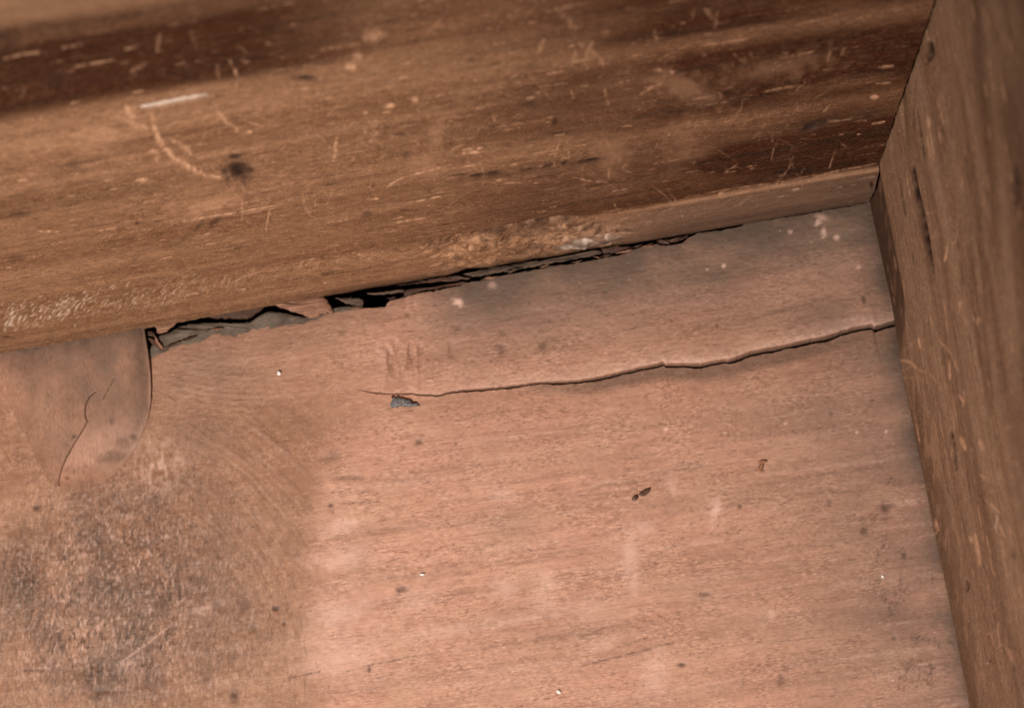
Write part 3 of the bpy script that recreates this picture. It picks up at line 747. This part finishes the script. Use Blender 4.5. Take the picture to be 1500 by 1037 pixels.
# --- colour of the rail: broad dark streaks
nzA = fbm(ax_ * 0.006, (ay_ + .165 * ax_) * 0.03, 4, 91)
v = ay_ + 0.1625 * ax_                                     # runs along the grain
dz = np.zeros_like(v)
dz = np.maximum(dz, sstep(26, 70, v + 30 * (nzA - .5)) * sstep(184, 148, v + 34 * (nzA - .5)) * sstep(760, 330, ax_))
dz = np.maximum(dz, .75 * gauss(v - 60, 60) * sstep(750, 300, ax_))
dz = np.maximum(dz, .55 * gauss(v - 110, 30) * sstep(400, 560, ax_) * sstep(900, 620, ax_))
dz = np.maximum(dz, 1.5 * gauss(v - 285, 42) * sstep(880, 1120, ax_) * (.5 + nzA))
dz = np.maximum(dz, 1.7 * gauss(v - 402, 36) * sstep(820, 1150, ax_) * (.5 + nzA))
dz = np.maximum(dz, .5 * gauss(v - 330, 60) * sstep(900, 1200, ax_))
dz = np.maximum(dz, .60 * gauss(v - 200, 30) * sstep(960, 1250, ax_))
dz = np.maximum(dz, .35 * gauss(v - 300, 14) * sstep(500, 100, ax_))
dz = np.maximum(dz, 1.02 * sstep(380, 1180, ax_) * (.42 + 1.1 * nzA) * (1 - .6 * gauss(v - 345, 12)) * (1 - .6 * gauss(v - 225, 16)))
WA.m[3] = np.maximum(WA.m[3], np.clip(dz, 0, 1) * sstep(ZE - .004, ZE + .002, ZA) + .42 * sstep(ZE + .002, ZE - .004, ZA) * sstep(850, 1150, ax_) * (.5 + nzA))
WA.m[2] = np.maximum(WA.m[2], .5 * bandk * sstep(ZE, ZE - .004, ZA) * sstep(700, 1000, ax_))
WA.m[2] = np.maximum(WA.m[2], .55 * gauss(ay_ - (512 - .1724 * ax_ - 26), 8) * sstep(880, 1000, ax_))
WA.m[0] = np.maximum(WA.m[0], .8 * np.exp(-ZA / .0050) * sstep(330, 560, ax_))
WA.m[0] = np.maximum(WA.m[0], .35 * gauss(ay_ - (512 - .1724 * ax_ - 20), 9) * sstep(850, 1000, ax_) * sstep(1270, 1150, ax_))
WA.blob(0, (1240, 262), (30, 8), .3, -.17, .8)
WA.m[1] = np.maximum(WA.m[1], .42 * gauss(ZA - ZE + .0006, .0007) * sstep(780, 1000, ax_) * (.2 + 1.2 * fbm(ax_ * .05, ax_ * 0, 3, 88)))  # rim highlight painted along the band's top arris
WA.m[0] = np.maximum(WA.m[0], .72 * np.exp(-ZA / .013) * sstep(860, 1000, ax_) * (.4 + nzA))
for k in range(120):
    x = rng.uniform(610, 900); y = float(np.interp(x, [560, 633, 713, 777, 820, 900, 950], [358, 344, 332, 319, 313, 316, 322])) + rng.uniform(2, 36); l = rng.uniform(6, 34)
    WA.stroke(1 if k % 2 else 0, [(x, y), (x + l * .5, y - l * .08 + rng.normal(0, 1.5)), (x + l, y - l * .17)], rng.uniform(.8, 2.0), rng.uniform(.2, .6), rough=.6, seed=k)
# stains
for c, r, a, an in [((345, 244), (17, 15), 1, 0), ((350, 250), (12, 9), 1, .4), ((343, 226), (10, 5), .9, 0), ((362, 244), (10, 5), .8, .1), ((334, 258), (5, 8), .6, 0), ((448, 113), (20, 5), .9, .05), ((105, 237), (26, 5), .5, -.2), ((25, 307), (18, 4), .5, -.1), ((775, 148), (12, 9), .45, 0),
                    ((594, 222), (5, 9), .5, .5), ((812, 173), (3, 6), .7, .3), ((822, 189), (14, 3), .6, -.1), ((775, 95), (30, 6), .3, -.1), ((700, 251), (16, 4), .9, -.1), ((722, 248), (13, 3), .8, -.1), ((775, 241), (12, 2.4), .8, -.15), ((798, 237), (9, 2.6), .8, -.3),
                    ((826, 232), (8, 3.4), .9, -.4), ((866, 229), (20, 4.6), 1, -.17), ((1165, 246), (24, 4), .8, -.15), ((1145, 247), (6, 4), .8, 0), ((1118, 220), (18, 4), .5, -.2), ((1187, 181), (20, 6), .9, -.4), ((1210, 173), (20, 2), .8, -.15),
                    ((230, 318), (6, 1.6), .8, 0), ((201, 320), (4, 1.6), .7, 0), ((290, 325), (12, 4), .6, -.8), ((315, 318), (12, 4), .6, -.7), ((270, 340), (18, 4), .3, -.7), ((485, 266), (10, 1.4), .7, -.1), ((592, 303), (10, 1.6), .6, 0), ((537, 309), (7, 4), .4, -.3),
                    ((480, 388), (12, 1.4), .6, -.2), ((20, 372), (14, 3), .4, -.1), ((8, 484), (8, 2), .8, 0), ((195, 372), (4, 2.4), .5, 0), ((650, 324), (5, 2), .4, 0), ((80, 110), (22, 14), .4, 0), ((280, 105), (20, 6), .4, -.1), ((5, 50), (20, 14), .5, 0), ((1275, 258), (4, 7), .9, 0)]:
    WA.blob(0, c, r, a, an, rough=.7, seed=int(c[0]) % 91, power=1.3, fr=.1)
WA.blob(2, (1190, 181), (12, 4), .9, -.4)
# pale scrapes and painted highlights placed as on the photo
SC = [([(221, 160), (224, 180), (230, 197), (240, 212), (254, 226), (275, 240), (300, 251), (325, 256)], 4.2, .62), ([(248, 200), (262, 205), (272, 214), (280, 222)], 3.6, .5), ([(182, 150), (190, 163), (198, 172)], 6, .5), ([(165, 165), (195, 178), (215, 183)], 4, .35),
      ([(205, 153), (230, 149), (262, 143), (300, 136)], 3.4, 1.0), ([(316, 160), (330, 173), (348, 187)], 3.2, .45), ([(352, 190), (368, 188)], 2, .7), ([(217, 217), (228, 218), (228, 232)], 4, .5), ([(195, 260), (216, 257)], 2.6, .7), ([(492, 198), (490, 220), (486, 234)], 2.6, .6), ([(25, 260), (40, 258)], 2.4, .5),
      ([(50, 331), (86, 332)], 2, .7), ([(140, 331), (170, 326)], 2, .7), ([(280, 315), (350, 305), (415, 294)], 1.4, .7), ([(265, 318), (300, 312)], 4, .35), ([(275, 300), (345, 284)], 6, .4), ([(340, 310), (400, 300), (415, 293)], 1, .6), ([(395, 297), (390, 320), (388, 335)], 1.4, .6), ([(442, 280), (446, 300), (456, 314)], 2.0, .4),
      ([(570, 265), (590, 255), (620, 246), (660, 236)], 1.6, .75), ([(535, 212), (560, 180)], 2.4, .4), ([(533, 178), (534, 192)], 3, .4), ([(620, 214), (621, 226)], 1.8, .5), ([(643, 180), (645, 205), (646, 218)], 1.6, .25), ([(722, 160), (724, 176)], 2.0, .6), ([(560, 155), (578, 152)], 3.2, .75), ([(530, 163), (538, 162)], 2.6, .6), ([(602, 142), (612, 148)], 4, .5),
      ([(676, 214), (706, 211)], 2, .85), ([(676, 219), (700, 217)], 1.6, .8), ([(688, 224), (705, 223)], 1.4, .6), ([(535, 287), (554, 286)], 1.6, .9), ([(610, 291), (645, 283)], 1.5, .95), ([(625, 297), (637, 296)], 1.2, .8), ([(723, 259), (734, 258)], 1.4, .9), ([(735, 263), (762, 261)], 1.3, .8), ([(780, 263), (788, 262)], 1.3, .8),
      ([(830, 200), (832, 225), (831, 232)], 1.8, .55), ([(834, 125), (840, 142)], 1.8, .4), ([(822, 226), (852, 218)], 1.4, .7), ([(838, 254), (860, 260), (888, 263)], 1.6, .7), ([(890, 240), (891, 258)], 1.4, .5), ([(895, 277), (920, 273)], 1.5, .6), ([(880, 190), (900, 225), (925, 245)], 5, .3), ([(910, 180), (925, 179)], 2, .6), ([(957, 98), (972, 100)], 4, .6), ([(980, 100), (986, 102)], 4, .7),
      ([(936, 134), (950, 124), (972, 116)], 3, .55), ([(957, 36), (962, 60)], 4, .35), ([(810, 5), (828, 22), (842, 38)], 6, .32), ([(845, 58), (865, 72), (885, 95)], 7, .28), ([(745, 15), (750, 30)], 5, .2), ([(770, 140), (782, 138)], 3, .6), ([(748, 120), (765, 119)], 4, .3), ([(797, 108), (824, 103)], 3, .45), ([(875, 110), (896, 106)], 3, .45), ([(505, 97), (520, 96)], 6, .5), ([(530, 50), (560, 48)], 10, .4), ([(515, 80), (530, 79)], 6, .4),
      ([(1025, 64), (1060, 59), (1096, 53)], 4, .45), ([(1140, 80), (1165, 75), (1190, 70)], 3.4, .5), ([(1118, 128), (1145, 122), (1176, 118)], 2.6, .5), ([(1005, 140), (1046, 134)], 3, .55), ([(1285, 93), (1308, 91)], 2.6, .7), ([(1280, 117), (1304, 116)], 2.4, .7), ([(1274, 138), (1285, 137)], 4, .8), ([(1210, 173), (1229, 172)], 1.6, .8), ([(1276, 177), (1295, 174)], 2, .8), ([(1250, 173), (1270, 172)], 1.4, .5), ([(1204, 160), (1214, 148)], 2, .5),
      ([(1000, 113), (1018, 125), (1040, 140)], 3, .35), ([(1045, 38), (1050, 10)], 4, .25), ([(1130, 96), (1136, 84)], 3, .35), ([(1210, 85), (1215, 68)], 3, .35), ([(1230, 75), (1236, 62)], 3, .35), ([(1008, 165), (1006, 200)], 1.4, .35), ([(1060, 250), (1080, 235)], 1.4, .5), ([(1255, 190), (1258, 193)], 2, .8), ([(1050, 214), (1075, 230)], 1.2, .3),
      ([(1000, 285), (1060, 274), (1130, 264), (1200, 251)], 1.2, .4), ([(1050, 279), (1068, 273)], 1.6, .6), ([(1190, 254), (1240, 244), (1284, 236)], 1.0, .5), ([(815, 357), (840, 353), (870, 347), (905, 341)], 2.6, .7), ([(835, 350), (860, 340), (890, 331), (918, 326)], 1.6, .4), ([(820, 357), (835, 355)], 3.4, .6)]
WA.stroke(2, [(810, 358), (850, 348), (915, 334)], 9, .95)  # painted sheen: greys the shiny spot on the torn edge to near white
for p, wd, a in SC: WA.stroke(1, p, wd * (1.0 if p[0][1] < 265 and p[0][0] < 700 else .72), a * (1.05 if p[0][0] < 700 else .72), rough=.55, seed=int(p[0][0]))
WA.stroke(2, [(208, 152), (232, 148.5), (262, 143), (302, 135.5)], 3.6, .9, taper=False)  # highlight in the gouge painted near white
WA.stroke(1, [(206, 152.5), (232, 148.5), (262, 143), (303, 135.5)], 2.6, 1.0)
for c, r, a, an in [((305, 294), (34, 9), .42, -.17), ((285, 306), (20, 6), .35, -.2), ((145, 195), (30, 14), .30, -.1), ((60, 205), (40, 10), .2, -.1), ((130, 215), (24, 8), .25, .2), ((620, 235), (30, 20), .16, .8), ((640, 190), (10, 26), .2, .3), ((895, 222), (22, 30), .22, .9),
                    ((330, 250), (30, 6), .2, -.2), ((700, 130), (60, 8), .15, -.15), ((1010, 125), (50, 14), .22, .3), ((1130, 95), (60, 14), .2, -.2), ((820, 200), (60, 6), .12, -.15), ((560, 300), (80, 6), .12, -.17), ((1000, 200), (20, 30), .14, .2)]:
    WA.blob(1, c, r, a, an, rough=.9, seed=int(c[0]) % 83, fr=.09)
for k in range(460):                                   # short dashes along the grain
    x = rng.uniform(0, 1270); y = rng.uniform(60, 505) - 0.17 * x; l = rng.uniform(4, 20) if rng.random() < .85 else rng.uniform(30, 70)
    if y < -15: y = rng.uniform(0, 280)
    WA.stroke(1, [(x, y), (x + l, y - l * .16)], rng.uniform(.55, 1.0), rng.uniform(.10, .62) * (1 - .35 * (x > 850)), rough=.8, seed=k)
for k in range(150):                                   # dark pores and dashes
    x = rng.uniform(0, 1270); y = rng.uniform(20, 300); l = rng.uniform(5, 34)
    WA.stroke(0, [(x, y), (x + l, y - l * .165)], rng.uniform(.8, 2.2), rng.uniform(.15, .5), rough=.4, seed=k)
for k in range(110):                                   # random hairline scratches
    x = rng.uniform(300, 1250); y = rng.uniform(60, 300); a = rng.uniform(.3, 2.8); l = rng.uniform(8, 60); b = rng.normal(0, 5)
    WA.stroke(1, [(x, y), (x + l / 2 * math.cos(a) + b, y + l / 2 * math.sin(a)), (x + l * math.cos(a), y + l * math.sin(a))], rng.uniform(.55, 1.1), rng.uniform(.12, .46), rough=.7, seed=k)
for k in range(16):                                    # blurred pale rubs high on the rail
    x = rng.uniform(0, 1250); y = rng.uniform(0, 130); a = rng.uniform(.6, 2.6); l = rng.uniform(8, 30)
    WA.stroke(1, [(x, y), (x + l * math.cos(a), y + l * math.sin(a))], rng.uniform(2, 5), rng.uniform(.10, .28), rough=.4, seed=k)
WA.m[1] = np.maximum(WA.m[1], .28 * sstep(40, 14, v + 14 * (nzA - .5)) * sstep(420, 200, ax_))
for k in range(420):                                   # glints painted as pale strokes on the planed arris, left
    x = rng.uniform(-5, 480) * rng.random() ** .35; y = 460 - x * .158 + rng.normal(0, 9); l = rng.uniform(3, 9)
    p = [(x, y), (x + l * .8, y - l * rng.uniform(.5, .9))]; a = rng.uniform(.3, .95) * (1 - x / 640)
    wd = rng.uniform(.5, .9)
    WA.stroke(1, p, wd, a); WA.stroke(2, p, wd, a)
YA += 0.0006 * np.clip(WA.m[0] - .4, 0, 1) * (WA.m[0] > .4) * (ZA > .010) + 0.00022 * np.clip(WA.m[1], 0, 1) * (ZA > .010)
front = np.stack([XAA, YA, ZZA], -1)
def prof(y, z): return np.stack([XA, np.full(len(XA), y), np.full(len(XA), z)], -1)[:, None]
closing = [prof(0.0010, 0.2385), prof(0.004, 0.240), prof(0.022, 0.240), prof(0.026, 0.236), prof(0.026, -0.030), prof(0.012, -0.030), prof(0.012, 0.0020), prof(0.003, 0.0010)]  # back lip reaches below the panel, added to keep light out of the gap
PA = np.concatenate([front] + closing, 1)
wa = np.concatenate([WA.m, np.zeros((4, len(XA), len(closing)))], 2)
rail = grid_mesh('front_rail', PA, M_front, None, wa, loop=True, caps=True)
tag(rail, 'dark brown scratched wooden rail running across above the broken panel edge', 'rail')

# ------------------------------------------------------------------ side rail (right)
YB = np.r_[np.linspace(-0.36, -0.150, 10)[:-1], np.arange(-0.150, 0.027, 0.00034)]
ZB = np.r_[np.linspace(0.0003, 0.036, 80), np.linspace(0.036, 0.236, 170)[1:]]
ZBB, YBB = np.meshgrid(ZB, YB)
XB = np.zeros_like(ZBB)
bx_, by_ = proj(np.stack([XB, YBB, ZBB], -1))
WB = WearLight(bx_, by_)
WB_ = WB
sd = (bx_ - (1270 + (by_ - 293) * .2005))                 # px from the panel joint
XB += 0.0016 * (fbm(YBB * 10, ZBB * 18, 3, 101) - .5) + 0.0010 * (fbm(YBB * 12, ZBB * 110, 3, 102) - .5) + 0.0003 * (fbm(YBB * 100, ZBB * 700, 3, 103) - .5)
# undercut, darkened foot near the corner
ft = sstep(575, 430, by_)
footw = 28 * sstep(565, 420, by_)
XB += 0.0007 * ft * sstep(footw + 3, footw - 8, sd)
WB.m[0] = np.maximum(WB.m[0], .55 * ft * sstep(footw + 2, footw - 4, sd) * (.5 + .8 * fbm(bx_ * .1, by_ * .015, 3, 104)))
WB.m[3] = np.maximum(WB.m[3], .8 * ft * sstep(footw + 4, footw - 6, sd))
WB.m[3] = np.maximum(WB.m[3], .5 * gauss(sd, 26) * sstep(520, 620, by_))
# long dark streaks up the face
def lane(x0, s, wd, a, y0=-50, y1=1100, sm=80):
    q = bx_ - (x0 + s * by_) - 10 * (fbm(by_ * .008, bx_ * 0, 3, int(x0)) - .5)
    return a * gauss(q, wd) * sstep(y0 - sm, y0 + sm, by_) * sstep(y1 + sm, y1 - sm, by_)
for args in [(1424, .10, 9, .7, -100, 380), (1445, .14, 13, .7, 120, 620), (1378, .17, 5, .5, 120, 620), (1455, .08, 8, .5, 200, 700), (1395, .19, 7, .35, 500, 1000), (1318, .16, 4, .4, 250, 800), (1290, .20, 6, .35, 600, 1100), (1350, .2, 5, .3, 500, 1100), (1470, .10, 16, .6, 100, 560), (1330, .26, 16, .45, 560, 1100), (1410, .07, 4, .5, 300, 620), (1300, .145, 3, .5, 100, 420), (1376, .11, 3, .45, 320, 640), (1362, .16, 3, .5, 300, 540)]:
    WB.m[3] = np.maximum(WB.m[3], lane(*args))
for p, wd, a in [([(1334, 244), (1338, 275), (1345, 310), (1352, 345), (1357, 375), (1363, 400)], 4.4, 1.0), ([(1341, 290), (1347, 320), (1354, 352)], 3.4, 1.0), ([(1340, 160), (1346, 205), (1352, 240)], 2.6, .6), ([(1357, 60), (1361, 75), (1357, 92)], 5, .75), ([(1410, 850), (1414, 858), (1412, 866)], 3.2, .9), ([(1392, 630), (1396, 660), (1400, 690)], 3, .6),
                 ([(1480, 240), (1486, 270), (1484, 300)], 6, .6), ([(1480, 800), (1482, 820)], 4, .4), ([(1338, 120), (1334, 160), (1335, 200)], 2, .4), ([(1400, 350), (1404, 390), (1406, 430)], 2, .4), ([(1420, 380), (1430, 440)], 2, .35)]:
    WB.stroke(0, p, wd, a, rough=.3)
    WB.stroke('h', p, wd, .0006 * a)
for p, wd, a in [([(1310, 515 + 12), (1332, 530), (1345, 540), (1356, 545)], 2.2, .5), ([(1388, 360), (1384, 376), (1380, 384)], 2.2, .6), ([(1372, 500), (1390, 520), (1402, 545)], 1.4, .4), ([(1386, 530), (1388, 556)], 1.6, .6), ([(1400, 578), (1410, 590), (1406, 594)], 1.6, .6), ([(1347, 495), (1350, 510)], 1.8, .7), ([(1404, 640), (1412, 660)], 3, .5), ([(1368, 760), (1372, 778)], 2, .5),
                 ([(1425, 780), (1430, 800), (1434, 830)], 2.4, .55), ([(1420, 785), (1424, 796)], 2, .5), ([(1405, 440), (1404, 462)], 2.4, .45), ([(1434, 465), (1430, 476)], 4, .4), ([(1430, 645), (1437, 660)], 3, .4), ([(1306, 375), (1308, 398)], 2.6, .55), ([(1440, 730), (1456, 748), (1462, 752)], 1.6, .4), ([(1460, 770), (1470, 790)], 2, .35), ([(1478, 950), (1484, 975)], 2.6, .4), ([(1355, 170), (1358, 188)], 2, .45)]:
    WB.stroke(1, p, wd, a, rough=.3)
for k in range(190):
    x = rng.uniform(1290, 1500); y = rng.uniform(0, 1037); l = rng.uniform(8, 60)
    WB.stroke(1 if k % 2 else 0, [(x, y), (x + l * .17, y + l)], rng.uniform(.6, 1.4), rng.uniform(.12, .5), rough=.6, seed=k)
for k in range(70):
    x = rng.uniform(1320, 1500); y = rng.uniform(300, 1037); l = rng.uniform(8, 30); a = rng.uniform(0, 3.1)
    WB.stroke(1, [(x, y), (x + l * math.cos(a), y + l * math.sin(a))], rng.uniform(.7, 1.4), rng.uniform(.12, .32), rough=.4, seed=k)
WB.m[1] = np.maximum(WB.m[1], .22 * gauss(bx_ - (1330 + .2 * (by_ - 500)), 14) * sstep(.5, .8, fbm(bx_ * .25, by_ * .03, 3, 109)))
side = np.stack([XB + WB.h, YBB, ZBB], -1)
def profb(x, z): return np.stack([np.full(len(YB), x), YB, np.full(len(YB), z)], -1)[:, None]
closing = [profb(0.001, 0.2385), profb(0.004, 0.240), profb(0.022, 0.240), profb(0.026, 0.236), profb(0.026, -0.030), profb(0.012, -0.030), profb(0.012, 0.0020), profb(0.004, 0.0010)]  # same added back lip, stops light leaking in under the side rail
PB = np.concatenate([side] + closing, 1)
wb = np.concatenate([WB.m, np.zeros((4, len(YB), len(closing)))], 2)
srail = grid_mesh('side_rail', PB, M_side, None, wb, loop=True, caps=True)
tag(srail, 'brown wooden rail with lengthwise grain standing along the right edge of the panel', 'rail')

# ------------------------------------------------------------------ dark board added behind the panel so the gap stays black
bm = bmesh.new()
bmesh.ops.create_cube(bm, size=1.0, matrix=Matrix.Translation((-0.195, -0.165, -0.036)) @ Matrix.Diagonal((0.47, 0.41, 0.012, 1)))
bmesh.ops.bevel(bm, geom=bm.edges[:], offset=0.0015, segments=2, affect='EDGES')
me = bpy.data.meshes.new('added_backing'); bm.to_mesh(me); bm.free()
me.materials.append(M_under)
bk = bpy.data.objects.new('added_backing', me); col.objects.link(bk)
tag(bk, 'dark board added to keep the gap behind the broken upper panel edge black', 'board')

# ------------------------------------------------------------------ small loose things lying on the panel
def chip_mat():
    k = NT('grey_chip')
    a = k.noise((900, 900, 900), 1, 4, 0.7, 0.3)
    k.link(k.mix(k.rng(a, .35, .65), lin(70, 66, 66), lin(112, 106, 104)), k.bsdf.inputs['Base Color'])
    k.bsdf.inputs['Roughness'].default_value = 0.35
    k.bump([(a, 0.0005, 0.8)])
    return k.mat
def simple_mat(name, c, rough=.6):
    k = NT(name)
    a = k.noise((1500, 1500, 1500), 1, 3, 0.6)
    k.link(k.mix(k.rng(a, .3, .7), tuple(x * .7 for x in c[:3]) + (1,), c), k.bsdf.inputs['Base Color'])
    k.bsdf.inputs['Roughness'].default_value = rough
    return k.mat
M_chip = chip_mat()
M_white = simple_mat('white_grit', lin(240, 232, 222), .4)
M_crumb = simple_mat('brown_crumb', lin(92, 62, 44), .5)
M_rust = simple_mat('orange_fleck', lin(158, 106, 74), .6)

def lump(name, px, r, mat, flat=.5, seed=0, ang=0.0, z=0.0):
    """a small irregular faceted grain resting on the panel"""
    c = unp(px, 2, 0.0)
    rr = np.random.default_rng(seed)
    bm = bmesh.new()
    bmesh.ops.create_icosphere(bm, subdivisions=2, radius=1.0)
    s = 0.15e-3
    ca, sa = math.cos(-ang), math.sin(-ang)
    for v_ in bm.verts:
        k = 1 + .35 * (vnoise(np.array(v_.co.x * 1.3 + seed), np.array(v_.co.y * 1.3 + v_.co.z), seed) - .5) * 2
        x, y, zz = v_.co.x * r[0] * s * k, v_.co.y * r[1] * s * k, v_.co.z * min(r) * s * flat * k
        v_.co = (x * ca - y * sa, x * sa + y * ca, zz)
    me = bpy.data.meshes.new(name); bm.to_mesh(me); bm.free()
    me.materials.append(mat)
    o = bpy.data.objects.new(name, me); col.objects.link(o)
    o.location = (c[0], c[1], min(r) * s * flat * .5 + z)
    return o

chip = prism('grey_chip', [(572.5, 580.5), (580, 580.2), (588, 582), (596, 584.6), (602.5, 586), (605, 591.5), (615, 593.4), (604, 594.4), (590, 595), (574, 597), (571, 594), (573, 588)], 0.00035, .0006, M_chip, None, (0, 0), rough=.25, seed=3)
tag(chip, 'dark grey triangular chip lying just below the left end of the split', 'chip')
crumb = lump('brown_crumb', (944, 721), (9, 4), M_crumb, .7, 5, -.35)
cr2 = lump('brown_crumb', (931, 729), (5, 3.4), M_crumb, .7, 8, -.6)
tag(crumb, 'larger dark brown crumb on the bare panel right of its middle', 'crumb', 'crumbs on the bare panel')
tag(cr2, 'smaller dark brown crumb touching the lower left of the larger crumb', 'crumb', 'crumbs on the bare panel')
GR = [((409, 547), (2.6, 3.2), 'white grain between the tongue shaped patch and the split'),
      ((618, 841), (4.2, 1.8), 'flat white grain on the pale panel left of the middle'),
      ((818, 1013), (3.2, 2.8), 'white grain close to the bottom edge of the photo'),
      ((1293, 844), (2.2, 2.2), 'white grain among black specks near the side rail')]
for i, (p, r, lb) in enumerate(GR):
    tag(lump('white_grain', p, r, M_white, .8, 31 + i), lb, 'grain', 'white grains on the panel')
fk = prism('orange_fleck', [(1110, 676), (1120, 673), (1124, 674.5), (1118, 678), (1117, 686), (1113, 692), (1110, 690), (1114, 682)], 0.0004, .0004, M_rust, None, (0, 0), .2, 9)
tag(fk, 'small orange brown sliver on the panel below the right half of the split', 'sliver')

# fine hairs caught on the side rail
def hair(pts, lb, rad=0.00006):
    q = unpl(pts, 0, -0.0006)
    cu = bpy.data.curves.new('hair', 'CURVE'); cu.dimensions = '3D'; cu.bevel_depth = rad; cu.bevel_resolution = 1
    sp = cu.splines.new('NURBS'); sp.points.add(len(q) - 1); sp.use_endpoint_u = True; sp.order_u = 3
    for i, p in enumerate(q): sp.points[i].co = (p[0] - .0004 * (i % 2), p[1], p[2], 1)
    dg = bpy.data.objects.new('hair_tmp', cu); col.objects.link(dg)
    me = bpy.data.meshes.new_from_object(dg.evaluated_get(bpy.context.evaluated_depsgraph_get()))
    bpy.data.objects.remove(dg)
    me.name = 'hair'
    me.materials.append(M_hair)
    o = bpy.data.objects.new('hair', me); col.objects.link(o)
    tag(o, lb, 'hair', 'fine hairs caught on the side rail')
M_hair = simple_mat('pale_hair', lin(190, 160, 132), .5)
hair([(1440, 725), (1452, 738), (1464, 758), (1458, 772), (1466, 785)], 'pale hair halfway up the lower half of the side rail')
hair([(1437, 955), (1440, 966), (1447, 974), (1450, 968), (1446, 972), (1452, 976)], 'curled pale hair near the bottom end of the side rail')
